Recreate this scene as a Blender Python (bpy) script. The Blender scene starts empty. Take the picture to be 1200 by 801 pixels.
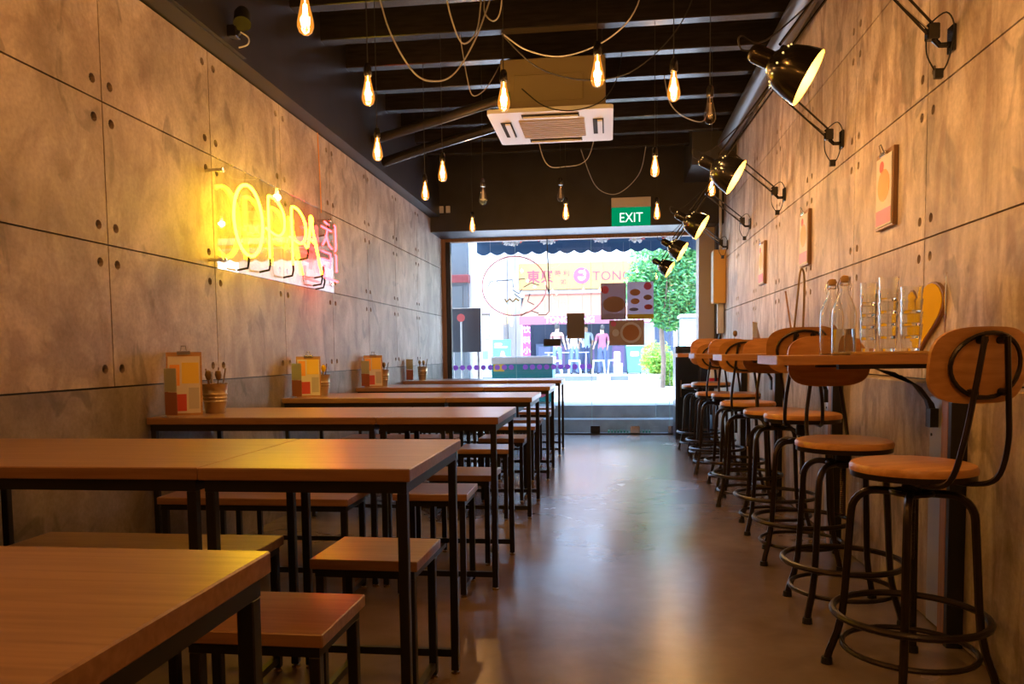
import bpy, bmesh, math, random
from mathutils import Vector, Matrix
R_ = math.radians
random.seed(7)
scn = bpy.context.scene
col = scn.collection

# ------------------------------------------------------------------ camera, world, sun, exposure
CAM_H = 1.045
def setup_camera():
    f = 930.0
    d = Vector((714 - 600, 412 - 475, f)).normalized()
    v = Vector((770 - 600, 14500 - 475, f)); v = (v - d * v.dot(d)).normalized()
    l = v.cross(d)
    rw = Matrix((l, d, -v))                       # camera (x right, y down, z forward) -> world
    cam = bpy.data.cameras.new('camera'); o = bpy.data.objects.new('camera', cam); col.objects.link(o)
    X = rw @ Vector((1, 0, 0)); Yc = rw @ Vector((0, -1, 0)); Z = rw @ Vector((0, 0, -1))
    m = Matrix(((X.x, Yc.x, Z.x, 0), (X.y, Yc.y, Z.y, 0), (X.z, Yc.z, Z.z, CAM_H), (0, 0, 0, 1)))
    o.matrix_world = m
    cam.sensor_fit = 'HORIZONTAL'; cam.sensor_width = 36
    cam.lens = f / 1200 * 36; cam.shift_y = (475 - 400.5) / 1200
    cam.clip_start = 0.05; cam.clip_end = 300
    scn.camera = o
setup_camera()

world = bpy.data.worlds.new('World'); scn.world = world; world.use_nodes = True
wn = world.node_tree.nodes; wl = world.node_tree.links
bg = wn['Background']
sky = wn.new('ShaderNodeTexSky'); sky.sky_type = 'NISHITA'; sky.sun_disc = False
sky.sun_elevation = R_(70); sky.sun_rotation = R_(200); sky.dust_density = 1.0
wl.new(sky.outputs[0], bg.inputs[0]); bg.inputs[1].default_value = 0.95
sl = bpy.data.lights.new('sun', 'SUN'); sl.energy = 5.5; sl.angle = R_(1.0); sl.color = (1, .96, .9)
so = bpy.data.objects.new('sun', sl); col.objects.link(so)
so.rotation_euler = Vector((0.14, -0.10, -0.97)).to_track_quat('-Z', 'Y').to_euler()
scn.view_settings.view_transform = 'Standard'; scn.view_settings.look = 'None'
scn.view_settings.exposure = 1.45; scn.view_settings.gamma = 1
scn.view_settings.use_curve_mapping = False
WARM = (1.0, 0.66, 0.41)
BULB_W = 4.3; LAMP_W = 3.6; NEON = 14.5

# ------------------------------------------------------------------ helpers
class MB:
    def __init__(s): s.v = []; s.f = []; s.m = []; s.mi = 0
    def add(s, vs, fs):
        b = len(s.v); s.v += [tuple(p) for p in vs]
        for f in fs: s.f.append([b + i for i in f]); s.m.append(s.mi)
        return s
    def box(s, x0, x1, y0, y1, z0, z1):
        return s.add([(x0,y0,z0),(x1,y0,z0),(x1,y1,z0),(x0,y1,z0),(x0,y0,z1),(x1,y0,z1),(x1,y1,z1),(x0,y1,z1)],
            [(0,3,2,1),(4,5,6,7),(0,1,5,4),(1,2,6,5),(2,3,7,6),(3,0,4,7)])
    def bbox(s, x0, x1, y0, y1, z0, z1, b=.004):
        """box with chamfered vertical and horizontal edges"""
        bm = bmesh.new(); bmesh.ops.create_cube(bm, size=1)
        for v in bm.verts: v.co = ((x0+x1)/2+v.co.x*(x1-x0), (y0+y1)/2+v.co.y*(y1-y0), (z0+z1)/2+v.co.z*(z1-z0))
        bmesh.ops.bevel(bm, geom=bm.edges[:], offset=b, segments=1, affect='EDGES')
        s.bm(bm); return s
    def bm(s, bm):
        bm.verts.index_update()
        s.add([v.co[:] for v in bm.verts], [[v.index for v in f.verts] for f in bm.faces]); bm.free(); return s
    def tube(s, pts, r, n=8, closed=False, caps=True):
        pts = [Vector(p) for p in pts]; k = len(pts)
        rs = r if isinstance(r, (list, tuple)) else [r]*k
        t0 = None; up = None; vs = []
        for i, p in enumerate(pts):
            if closed: t = (pts[(i+1) % k] - pts[i-1])
            else: t = pts[min(i+1, k-1)] - pts[max(i-1, 0)]
            t.normalize()
            if up is None:
                up = t.orthogonal().normalized()
            else:
                up = (up - t*up.dot(t))
                if up.length < 1e-6: up = t.orthogonal()
                up.normalize()
            w = t.cross(up)
            for j in range(n):
                a = 2*math.pi*j/n
                vs.append(p + (up*math.cos(a) + w*math.sin(a))*rs[i])
        fs = []
        for i in range(k if closed else k-1):
            a = i*n; b = ((i+1) % k)*n
            for j in range(n): fs.append((a+j, a+(j+1) % n, b+(j+1) % n, b+j))
        if caps and not closed:
            fs.append(tuple(range(n))[::-1]); fs.append(tuple((k-1)*n+j for j in range(n)))
        return s.add(vs, fs)
    def lathe(s, prof, n=24, c=(0,0,0), axis=None):
        """prof: (r,h) list; axis: direction of h"""
        q = Vector((0,0,1)).rotation_difference(Vector(axis).normalized()) if axis else None
        vs = []; c = Vector(c)
        for r, h in prof:
            for j in range(n):
                a = 2*math.pi*j/n; p = Vector((r*math.cos(a), r*math.sin(a), h))
                if q: p = q @ p
                vs.append(p + c)
        fs = []
        for i in range(len(prof)-1):
            for j in range(n): fs.append((i*n+j, i*n+(j+1) % n, (i+1)*n+(j+1) % n, (i+1)*n+j))
        if prof[0][0] > 1e-5: fs.append(tuple(range(n))[::-1])
        if prof[-1][0] > 1e-5: fs.append(tuple((len(prof)-1)*n+j for j in range(n)))
        return s.add(vs, fs)
    def prism(s, poly, a, b, plane='XZ'):
        """extrude 2-D polygon between a and b along the remaining axis"""
        def mk(p, w):
            return (p[0], w, p[1]) if plane == 'XZ' else ((p[0], p[1], w) if plane == 'XY' else (w, p[0], p[1]))
        n = len(poly); vs = [mk(p, a) for p in poly] + [mk(p, b) for p in poly]
        fs = [tuple(range(n)), tuple(range(2*n-1, n-1, -1))] + [(i, i+n, (i+1) % n+n, (i+1) % n) for i in range(n)]
        return s.add(vs, fs)
    def build(s, name, mats, parent=None, smooth=False, recalc=True):
        me = bpy.data.meshes.new(name); me.from_pydata(s.v, [], s.f); 
        if not isinstance(mats, (list, tuple)): mats = [mats]
        for m in mats: me.materials.append(m)
        for p, i in zip(me.polygons, s.m): p.material_index = i
        if recalc:
            bm = bmesh.new(); bm.from_mesh(me); bmesh.ops.remove_doubles(bm, verts=bm.verts, dist=1e-6)
            bmesh.ops.recalc_face_normals(bm, faces=bm.faces); bm.to_mesh(me); bm.free()
        me.update()
        if smooth:
            for p in me.polygons: p.use_smooth = True
            try: me.set_sharp_from_angle(angle=R_(40))
            except Exception: pass
        o = bpy.data.objects.new(name, me); col.objects.link(o); o.parent = parent
        return o

def tag(o, label, cat, group=None, kind=None):
    o['label'] = label
    if cat: o['category'] = cat
    if group: o['group'] = group
    if kind: o['kind'] = kind
    return o
def thing(name, label, cat, loc=(0,0,0), rz=0, group=None):
    o = bpy.data.objects.new(name, None); col.objects.link(o); o.location = loc; o.rotation_euler = (0,0,rz)
    o.empty_display_size = .1
    return tag(o, label, cat, group)
def struct(o, label=None):
    o['kind'] = 'structure'
    if label: o['label'] = label
    return o
def dup(root, loc=None, rz=None, label=None, group=None):
    r = root.copy(); col.objects.link(r)
    if loc: r.location = loc
    if rz is not None: r.rotation_euler = (0,0,rz)
    if label: r['label'] = label
    if group: r['group'] = group
    for ch in list(root.children):
        c = ch.copy(); col.objects.link(c); c.parent = r
        for g in ch.children:
            d = g.copy(); col.objects.link(d); d.parent = c
    return r
def arc(c, r, a0, a1, n, f=lambda u, w: (u, w)):
    return [f(c[0]+r*math.cos(a0+(a1-a0)*i/n), c[1]+r*math.sin(a0+(a1-a0)*i/n)) for i in range(n+1)]
def spline(pts, n=8):
    pts = [Vector(p) for p in pts]; out = []
    for i in range(len(pts)-1):
        p0 = pts[max(i-1,0)]; p1 = pts[i]; p2 = pts[i+1]; p3 = pts[min(i+2,len(pts)-1)]
        for k in range(n):
            t = k/n
            out.append(.5*((2*p1)+(p2-p0)*t+(2*p0-5*p1+4*p2-p3)*t*t+(3*p1-p0-3*p2+p3)*t**3))
    out.append(pts[-1]); return out
def rrect(w, h, r, n=5, cx=0, cy=0):
    out = []
    for sx, sy, a in ((1,1,0),(-1,1,90),(-1,-1,180),(1,-1,270)):
        for i in range(n+1):
            t = R_(a+90*i/n); out.append((cx+sx*(w/2-r)+r*math.cos(t), cy+sy*(h/2-r)+r*math.sin(t)))
    return out
FONT_CACHE = {}
def text_mesh(txt, name, mat, parent, loc, size, rot, depth=.004, align='CENTER', sx=1.0, bold=0):
    cu = bpy.data.curves.new(name, 'FONT'); cu.body = txt; cu.size = size; cu.extrude = depth
    cu.align_x = align; cu.align_y = 'CENTER'; cu.resolution_u = 2; cu.offset = bold
    t = bpy.data.objects.new(name, cu); col.objects.link(t)
    dg = bpy.context.evaluated_depsgraph_get(); me = bpy.data.meshes.new_from_object(t.evaluated_get(dg))
    bpy.data.objects.remove(t); bpy.data.curves.remove(cu)
    me.materials.clear(); me.materials.append(mat)
    o = bpy.data.objects.new(name, me); col.objects.link(o); o.parent = parent
    o.location = loc; o.rotation_euler = rot; o.scale = (sx, 1, 1)
    return o

# ------------------------------------------------------------------ materials
def newmat(name):
    m = bpy.data.materials.new(name); m.use_nodes = True
    nt = m.node_tree; return m, nt.nodes, nt.links, nt.nodes['Principled BSDF']
def pm(name, color, rough=.5, metal=0, noise=0, nscale=20, bump=0, spec=.5, trans=0, stretch=(1,1,1), coat=0):
    m, n, l, b = newmat(name)
    b.inputs['Base Color'].default_value = (*color, 1); b.inputs['Roughness'].default_value = rough
    b.inputs['Metallic'].default_value = metal; b.inputs['Specular IOR Level'].default_value = spec
    b.inputs['Coat Weight'].default_value = coat
    if trans: b.inputs['Transmission Weight'].default_value = trans
    if noise or bump:
        g = n.new('ShaderNodeTexCoord'); mp = n.new('ShaderNodeMapping'); mp.inputs['Scale'].default_value = stretch
        t = n.new('ShaderNodeTexNoise'); t.inputs['Scale'].default_value = nscale; t.inputs['Detail'].default_value = 5
        l.new(g.outputs['Object'], mp.inputs[0]); l.new(mp.outputs[0], t.inputs['Vector'])
        if noise:
            r = n.new('ShaderNodeValToRGB')
            r.color_ramp.elements[0].position = .3; r.color_ramp.elements[1].position = .7
            r.color_ramp.elements[0].color = (*[c*(1-noise) for c in color], 1)
            r.color_ramp.elements[1].color = (*[min(1, c*(1+noise)) for c in color], 1)
            l.new(t.outputs[0], r.inputs[0]); l.new(r.outputs[0], b.inputs['Base Color'])
        if bump:
            bp = n.new('ShaderNodeBump'); bp.inputs['Strength'].default_value = bump; bp.inputs['Distance'].default_value = .01
            l.new(t.outputs[0], bp.inputs['Height']); l.new(bp.outputs[0], b.inputs['Normal'])
    return m
def emat(name, color, s):
    m = bpy.data.materials.new(name); m.use_nodes = True; n = m.node_tree.nodes; n.clear()
    e = n.new('ShaderNodeEmission'); e.inputs[0].default_value = (*color, 1); e.inputs[1].default_value = s
    o = n.new('ShaderNodeOutputMaterial'); m.node_tree.links.new(e.outputs[0], o.inputs[0]); return m
def thin_glass(name, tint=(1,1,1), ior=1.5, rough=0.0, gloss=1.0):
    """thin pane: Fresnel mix of clear transmission and mirror reflection"""
    m = bpy.data.materials.new(name); m.use_nodes = True; n = m.node_tree.nodes; l = m.node_tree.links; n.clear()
    t = n.new('ShaderNodeBsdfTransparent'); t.inputs[0].default_value = (*tint, 1)
    g = n.new('ShaderNodeBsdfGlossy'); g.inputs['Roughness'].default_value = rough; g.inputs[0].default_value = (gloss, gloss, gloss, 1)
    f = n.new('ShaderNodeFresnel'); ge = n.new('ShaderNodeNewGeometry'); mr = n.new('ShaderNodeMapRange')
    mr.inputs[3].default_value = ior; mr.inputs[4].default_value = 1/ior          # thin sheet: leave both faces at the same ratio
    l.new(ge.outputs['Backfacing'], mr.inputs[0]); l.new(mr.outputs[0], f.inputs[0])
    x = n.new('ShaderNodeMixShader'); o = n.new('ShaderNodeOutputMaterial')
    l.new(f.outputs[0], x.inputs[0]); l.new(t.outputs[0], x.inputs[1]); l.new(g.outputs[0], x.inputs[2]); l.new(x.outputs[0], o.inputs[0])
    return m
def backlit(name, color, tr=.5, rough=.5, glass=0):
    m, n, l, b = newmat(name); b.inputs['Base Color'].default_value = (*color, 1); b.inputs['Roughness'].default_value = rough
    t = n.new('ShaderNodeBsdfTranslucent'); t.inputs[0].default_value = (*color, 1)
    x = n.new('ShaderNodeMixShader'); x.inputs[0].default_value = tr; l.new(b.outputs[0], x.inputs[1]); l.new(t.outputs[0], x.inputs[2])
    l.new(x.outputs[0], n['Material Output'].inputs[0]); return m
def concrete(name, c1, c2, c3, stretch, rough=.6, seed=0, bump=.12):
    """cast cement board: broad mottling, dark scuffs and vertical trowel streaks"""
    m, n, l, b = newmat(name)
    g = n.new('ShaderNodeNewGeometry')
    def noise(sc, det, st, off=0, rgh=.55, dist=0):
        mp = n.new('ShaderNodeMapping'); mp.inputs['Scale'].default_value = st; mp.inputs['Location'].default_value = (seed+off, off*1.7, off*.6)
        t = n.new('ShaderNodeTexNoise'); t.inputs['Scale'].default_value = sc; t.inputs['Detail'].default_value = det
        t.inputs['Roughness'].default_value = rgh; t.inputs['Distortion'].default_value = dist
        l.new(g.outputs['Position'], mp.inputs[0]); l.new(mp.outputs[0], t.inputs['Vector']); return t
    def ramp(t, p0, p1, a, bb):
        r = n.new('ShaderNodeValToRGB'); r.color_ramp.elements[0].position = p0; r.color_ramp.elements[1].position = p1
        r.color_ramp.elements[0].color = (*a, 1); r.color_ramp.elements[1].color = (*bb, 1); l.new(t.outputs[0], r.inputs[0]); return r
    def mix(f, a, bb, mode='MIX'):
        x = n.new('ShaderNodeMix'); x.data_type = 'RGBA'; x.blend_type = mode
        if isinstance(f, float): x.inputs[0].default_value = f
        else: l.new(f, x.inputs[0])
        l.new(a, x.inputs[6]); l.new(bb, x.inputs[7]); return x.outputs[2]
    big = noise(1.8, 5, (1,1,.8), 3, .65, .9); base = ramp(big, .36, .64, c1, c2)
    st = noise(3.4, 5, stretch, 11, .58, .9); sr = ramp(st, .38, .58, c3, (1,1,1))
    one = mix(.9, base.outputs[0], sr.outputs[0], 'MULTIPLY')
    sp = noise(4.2, 3, (1,1,.6), 29, .5, 1.2); spr = ramp(sp, .61, .66, (0,0,0), (1,1,1))
    dk = n.new('ShaderNodeRGB'); dk.outputs[0].default_value = (*[c*.42 for c in c1], 1)
    sc = n.new('ShaderNodeMath'); sc.operation = 'MULTIPLY'; sc.inputs[1].default_value = .55; l.new(spr.outputs[0], sc.inputs[0])
    two = mix(sc.outputs[0], one, dk.outputs[0])
    fine = noise(60, 3, (1,1,1), 5); fr = ramp(fine, .3, .7, (.86,.86,.86), (1.08,1.08,1.08))
    l.new(mix(1.0, two, fr.outputs[0], 'MULTIPLY'), b.inputs['Base Color'])
    b.inputs['Roughness'].default_value = rough
    bp = n.new('ShaderNodeBump'); bp.inputs['Strength'].default_value = bump; bp.inputs['Distance'].default_value = .01
    l.new(st.outputs[0], bp.inputs['Height']); l.new(bp.outputs[0], b.inputs['Normal'])
    return m
def wood(name, c1, c2, rough=.35, axis='X', scale=1.0, coat=0.0, spec=.5):
    m, n, l, b = newmat(name)
    g = n.new('ShaderNodeTexCoord'); mp = n.new('ShaderNodeMapping')
    mp.inputs['Scale'].default_value = {'X': (1.2, 22, 22), 'Y': (22, 1.2, 22), 'Z': (22, 22, 1.2)}[axis]
    t = n.new('ShaderNodeTexNoise'); t.inputs['Scale'].default_value = 3*scale; t.inputs['Detail'].default_value = 6; t.inputs['Distortion'].default_value = .4
    r = n.new('ShaderNodeValToRGB'); r.color_ramp.elements[0].position = .32; r.color_ramp.elements[1].position = .68
    r.color_ramp.elements[0].color = (*c1, 1); r.color_ramp.elements[1].color = (*c2, 1)
    l.new(g.outputs['Object'], mp.inputs[0]); l.new(mp.outputs[0], t.inputs[0]); l.new(t.outputs[0], r.inputs[0])
    l.new(r.outputs[0], b.inputs['Base Color']); b.inputs['Roughness'].default_value = rough
    b.inputs['Coat Weight'].default_value = coat; b.inputs['Specular IOR Level'].default_value = spec
    return m

M = {}
M['panel_l'] = concrete('cement_board_left', (.36,.30,.27), (.58,.50,.46), (.70,.64,.61), (1,1.4,.9), .5, 0)
M['panel_r'] = concrete('cement_board_right', (.44,.36,.31), (.76,.65,.58), (.56,.46,.41), (1,2.2,.6), .55, 40)
M['dado'] = concrete('plaster_dado', (.22,.19,.165), (.34,.295,.26), (.75,.72,.70), (1,1.5,1.2), .5, 80)
M['dado_r'] = concrete('plaster_dado_right', (.36,.29,.23), (.60,.50,.41), (.52,.45,.40), (1,2.2,.5), .55, 120)
def floor_mat():
    m, n, l, b = newmat('polished_concrete')
    g = n.new('ShaderNodeNewGeometry')
    def nz(sc, det, d):
        t = n.new('ShaderNodeTexNoise'); t.inputs['Scale'].default_value = sc; t.inputs['Detail'].default_value = det; t.inputs['Distortion'].default_value = d
        l.new(g.outputs['Position'], t.inputs['Vector']); return t
    a = nz(1.3, 6, .8); r = n.new('ShaderNodeValToRGB'); r.color_ramp.elements[0].position = .3; r.color_ramp.elements[1].position = .72
    r.color_ramp.elements[0].color = (.15,.110,.085,1); r.color_ramp.elements[1].color = (.25,.19,.15,1); l.new(a.outputs[0], r.inputs[0])
    c = nz(9, 6, .3); r2 = n.new('ShaderNodeValToRGB'); r2.color_ramp.elements[0].color = (.75,.75,.75,1); r2.color_ramp.elements[1].color = (1.15,1.15,1.15,1); l.new(c.outputs[0], r2.inputs[0])
    x = n.new('ShaderNodeMix'); x.data_type = 'RGBA'; x.blend_type = 'MULTIPLY'; x.inputs[0].default_value = 1
    l.new(r.outputs[0], x.inputs[6]); l.new(r2.outputs[0], x.inputs[7]); l.new(x.outputs[2], b.inputs['Base Color'])
    mr = n.new('ShaderNodeMapRange'); mr.inputs[3].default_value = .17; mr.inputs[4].default_value = .32; l.new(a.outputs[0], mr.inputs[0]); l.new(mr.outputs[0], b.inputs['Roughness'])
    bp = n.new('ShaderNodeBump'); bp.inputs['Strength'].default_value = .06; bp.inputs['Distance'].default_value = .02
    l.new(c.outputs[0], bp.inputs['Height']); l.new(bp.outputs[0], b.inputs['Normal'])
    b.inputs['Specular IOR Level'].default_value = .6
    return m
M['floor'] = floor_mat()
M['black_paint'] = pm('black_paint', (.024,.0215,.026), .42, noise=.25, nscale=4)
M['joist'] = pm('joist_paint', (.023,.019,.020), .26, noise=.3, nscale=5, stretch=(1,8,8), bump=.05)
M['steel'] = pm('black_steel', (.012,.012,.014), .38)
M['bronze'] = pm('dark_bronze_steel', (.035,.026,.023), .32, metal=.6, noise=.2, nscale=12)
M['laminate'] = wood('oak_laminate', (.255,.13,.066), (.38,.215,.12), .30, 'X', 1.0, 0, 1.0)
M['lam_edge'] = wood('oak_edge', (.27,.14,.065), (.35,.19,.095), .4, 'X')
M['stool_wood'] = wood('honey_wood', (.45,.20,.055), (.60,.30,.10), .33, 'X', .8, .15)
M['counter_wood'] = wood('counter_wood', (.38,.18,.07), (.50,.26,.11), .35, 'X')
M['frame_wood'] = wood('frame_wood', (.22,.11,.05), (.34,.18,.08), .45, 'Z')
M['rubber'] = pm('black_rubber', (.01,.01,.01), .6)
M['chrome'] = pm('chrome', (.7,.7,.72), .18, metal=1)
M['galv'] = pm('galvanised_sheet', (.42,.43,.47), .42, metal=.5, noise=.12, nscale=3)
M['bucket'] = pm('zinc_bucket', (.52,.42,.27), .30, metal=.85, noise=.1, nscale=8)
M['white'] = pm('white_plastic', (.72,.72,.73), .4)
M['offwhite'] = pm('off_white', (.62,.60,.58), .5)
M['ac_grille'] = pm('ac_grille', (.42,.36,.32), .6)
M['ac_body'] = pm('ac_casing', (.33,.27,.16), .45, metal=.3)
M['dark'] = pm('dark_slot', (.01,.01,.01), .8)
M['cable'] = pm('grey_cable', (.42,.42,.43), .45)
M['cable_b'] = pm('black_cable', (.015,.015,.015), .5)
M['glass'] = thin_glass('window_glass', (.97,.99,.985), 1.45)
M['glass_edge'] = pm('glass_edge_green', (.30,.55,.52), .2, spec=.8)
M['acrylic'] = thin_glass('clear_acrylic', (.99,.985,.97), 1.55)
M['glassware'] = pm('glassware', (.97,.98,.97), .0, trans=1)
M['bulbglass'] = thin_glass('amber_bulb_glass', (1.0,.74,.38), 1.45)
def glow_envelope(m, c, st, fac):
    n = m.node_tree.nodes; l = m.node_tree.links; out = next(x for x in n if x.type == 'OUTPUT_MATERIAL'); src = out.inputs[0].links[0].from_socket
    e = n.new('ShaderNodeEmission'); e.inputs[0].default_value = (*c, 1); e.inputs[1].default_value = st
    x = n.new('ShaderNodeMixShader'); x.inputs[0].default_value = fac; l.new(src, x.inputs[1]); l.new(e.outputs[0], x.inputs[2]); l.new(x.outputs[0], out.inputs[0])
glow_envelope(M['bulbglass'], (1.0,.36,.045), .9, .22)
M['bulbclear'] = thin_glass('clear_bulb_glass', (.93,.90,.86), 1.5)
M['filament'] = emat('filament_glow', (1.0,.60,.20), 40)
M['filament_off'] = pm('filament_wire', (.5,.42,.35), .4, metal=.6)
M['brass'] = pm('aged_brass', (.30,.20,.09), .35, metal=.9)
M['lampblack'] = pm('lamp_black_enamel', (.012,.011,.012), .22, coat=.5)
M['lampin'] = pm('lamp_reflector_inside', (.42,.28,.07), .5)
M['lampbulb'] = emat('lamp_bulb_glow', (1.0,.58,.10), 2.2)
M['vent'] = emat('lamp_vent_glow', (1.0,.62,.2), .6)
M['neon_y'] = emat('neon_yellow', (1.0,.61,.009), NEON)
M['neon_p'] = emat('neon_pink', (1.0,.016,.022), NEON*.85)
M['neon_off'] = pm('unlit_tube', (.02,.02,.02), .3)
M['exit_g'] = emat('exit_green', (.0,.26,.10), .40)
M['exit_w'] = emat('exit_white', (.75,1,.88), .6)
M['yellow_board'] = pm('yellow_board', (.78,.50,.0), .75, spec=.05)
M['paper'] = pm('paper', (.72,.66,.60), .6)
M['red'] = pm('red_print', (.60,.06,.05), .5)
M['orange'] = pm('orange_print', (.85,.36,.06), .5)
M['yellow'] = pm('yellow_print', (.85,.60,.08), .5)
M['pink'] = pm('pink_print', (.75,.18,.33), .5)
M['water'] = pm('water', (.75,.82,.9), .02, trans=1)
M['cork'] = pm('stopper', (.55,.33,.12), .5)

# ------------------------------------------------------------------ room shell
XL, XR = -2.12, 1.31
Y0, YB, YG = -2.6, 9.44, 10.10
ZC = 3.50
fl = struct(MB().box(XL-.2, XR+.2, Y0-.2, 10.28, -.15, 0).build('floor', M['floor']), 'polished brown concrete floor')

def panel_mesh(w, h, t=.022, hole=.020, inset=.078, depth=.02):
    """cement board in local (y=width, z=height), front at x=+t, four bolt holes sunk in the face"""
    bm = bmesh.new(); g = .0035
    outer = [(g, g), (w-g, g), (w-g, h-g), (g, h-g)]
    ov = [bm.verts.new((t, p[0], p[1])) for p in outer]; ed = [bm.edges.new((ov[i], ov[(i+1) % 4])) for i in range(4)]
    loops = []
    for cy in (inset*.75, w-inset*.75):
        for cz in (inset, h-inset):
            vs = [bm.verts.new((t, cy+hole*math.cos(2*math.pi*k/10), cz+hole*math.sin(2*math.pi*k/10))) for k in range(10)]
            es = [bm.edges.new((vs[i], vs[(i+1) % 10])) for i in range(10)]; ed += es; loops.append(vs)
    bmesh.ops.triangle_fill(bm, edges=ed, use_beauty=True)
    for vs in loops:
        bk = [bm.verts.new((t-depth, v.co.y, v.co.z)) for v in vs]
        for i in range(10): bm.faces.new((vs[i], vs[(i+1) % 10], bk[(i+1) % 10], bk[i]))
        f = bm.faces.new(bk); f.material_index = 1  # hole floor gets the near-black material: shade of the recess put into colour
    bv = [bm.verts.new((-.002, v.co.y, v.co.z)) for v in ov]
    for i in range(4): bm.faces.new((ov[i], ov[(i+1) % 4], bv[(i+1) % 4], bv[i]))
    bmesh.ops.recalc_face_normals(bm, faces=bm.faces)
    me = bpy.data.meshes.new('panel'); bm.to_mesh(me); bm.free(); return me
def panel_wall(parent, xface, sign, rows, ys, ylast, mat):
    cache = {}
    for z0, z1 in rows:
        for i in range(len(ys)-1):
            w, h = ys[i+1]-ys[i], z1-z0; k = (round(w,3), round(h,3))
            if k not in cache:
                me = panel_mesh(w, h); me.materials.append(mat); me.materials.append(M['dark']); cache[k] = me
            o = bpy.data.objects.new('panel', cache[k]); col.objects.link(o); o.parent = parent
            if sign > 0: o.location = (xface, ys[i], z0)
            else: o.location = (xface, ys[i+1], z0); o.rotation_euler = (0, 0, math.pi)
# left wall: dark backing so the recessed joints read dark, plastered dado below, boards above
wl_ = struct(MB().box(XL-.25, XL-.022, Y0-.2, YG+.1, -.15, ZC+.1).build('wall_left', M['black_paint']), 'left wall clad in cement boards')
MB().box(XL-.03, XL-.002, Y0, YG+.02, 0, .915).build('dado', M['dado'], wl_)
yl = [3.19 + .9245*i for i in range(-6, 7)] + [YG-.03]
panel_wall(wl_, XL-.022, 1, [(.919,1.525),(1.525,2.123),(2.123,2.672)], yl, YG, M['panel_l'])
MB().box(XL-.03, XL+.115, Y0, YB, 2.675, ZC).build('boxed_beam', M['black_paint'], wl_)
MB().box(XL+.02, XL+.135, Y0, 4.3, 2.685, 2.83).build('boxed_ledge', M['black_paint'], wl_)
# right wall
wr = struct(MB().box(XR+.022, XR+.25, Y0-.2, YG+.1, -.15, ZC+.1).build('wall_right', M['black_paint']), 'right wall clad in cement boards')
DX = 1.215
MB().bbox(DX, XR+.03, Y0, 9.6, 0, .912, .006).build('dado', M['dado_r'], wr)
yr = [3.54 + .978*i for i in range(-6, 7)] + [9.60]
panel_wall(wr, XR+.022, -1, [(.915,1.50),(1.50,2.088),(2.088,2.663),(2.663,3.25)], yr, YG, M['panel_r'])
# back wall behind the camera
struct(MB().box(XL-.2, XR+.2, Y0-.2, Y0, 0, ZC).build('wall_back', M['dado']), 'plain plastered wall')
# ceiling with joists
ce = struct(MB().box(XL-.25, XR+.25, Y0-.2, YG+.2, ZC, ZC+.18).build('ceiling', M['black_paint']), 'black painted timber ceiling')
bme = None
for k in range(-14, 7):
    y = 5.58 + .545*k
    if y < Y0 + .1: continue
    if bme is None:
        o = MB().bbox(XL+.11, XR-.0, -.05, .05, 3.25, ZC+.01, .005).build('joist', M['joist'], ce); bme = o.data
    else:
        o = bpy.data.objects.new('joist', bme); col.objects.link(o); o.parent = ce
    o.location = (0, y, 0)
# bulkhead over the shop front
wf = struct(MB().box(XL-.02, XR+.02, YB, YG+.06, 2.50, ZC).build('wall_front', M['black_paint']), 'black bulkhead above the glass front')
MB().box(.86, XR+.02, 8.55, YB, 2.97, ZC).build('boxed_corner', pm('dark_grey_paint', (.05,.048,.05), .45), wf)
# building face above the shop front, outside
struct(MB().box(-9, 9, YG+.1, YG+.25, 2.52, 4.3).build('trim_1', M['offwhite']), 'plain plaster building face above the awning')
struct(MB().box(-9, XL-.25, YG+.06, YG+.25, 0, 2.52).build('trim_2', M['offwhite']), 'plain plaster pier')
struct(MB().box(XR+.25, 9, YG+.06, YG+.25, 0, 2.52).build('trim_3', M['offwhite']), 'plain plaster pier')
# side casing by the right end of the glass
cas = struct(MB().box(1.06, 1.24, 9.72, 10.02, 1.15, 2.50).build('trim_4', pm('casing_paint', (.50,.42,.38), .5)), 'pale boxed casing by the glass')
struct(MB().box(1.24, XR+.02, 9.60, 10.1, 0, 2.50).build('trim_5', M['black_paint']), 'dark return wall beside the glass')

# ------------------------------------------------------------------ glass shop front
wg = bpy.data.objects.new('window_1', None); col.objects.link(wg); wg['kind'] = 'structure'; wg['label'] = 'frameless glass shop front'
MB().bbox(XL-.01, XL+.05, YG-.06, YG+.04, 0, 2.5, .004).build('jamb', M['frame_wood'], wg)
MB().bbox(XL+.05, XL+.11, YG-.04, YG+.04, 0, 2.5, .004).build('stile', M['steel'], wg)
MB().bbox(XL+.05, XR, YG-.05, YG+.05, 2.46, 2.505, .004).build('head_rail', M['frame_wood'], wg)
MB().bbox(XL+.05, XR, YG-.03, YG+.03, -.01, .018, .003).build('sill_track', M['steel'], wg)
gx = [XL+.11, -1.175, -.215, .755, 1.24]
for i in range(4):
    g = MB().box(gx[i]+.004, gx[i+1]-.004, YG-.005, YG+.005, .02, 2.46).build('pane', M['glass'], wg)
    MB().box(gx[i+1]-.009, gx[i+1]-.004, YG-.006, YG+.006, .02, 2.46).build('pane_edge', M['glass_edge'], g)
for x in (-.18, .32, .79):
    MB().bbox(x-.06, x+.06, YG-.02, YG+.02, .018, .11, .004).build('patch_fitting', M['chrome'] if x > .3 else M['steel'], wg)

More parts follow.
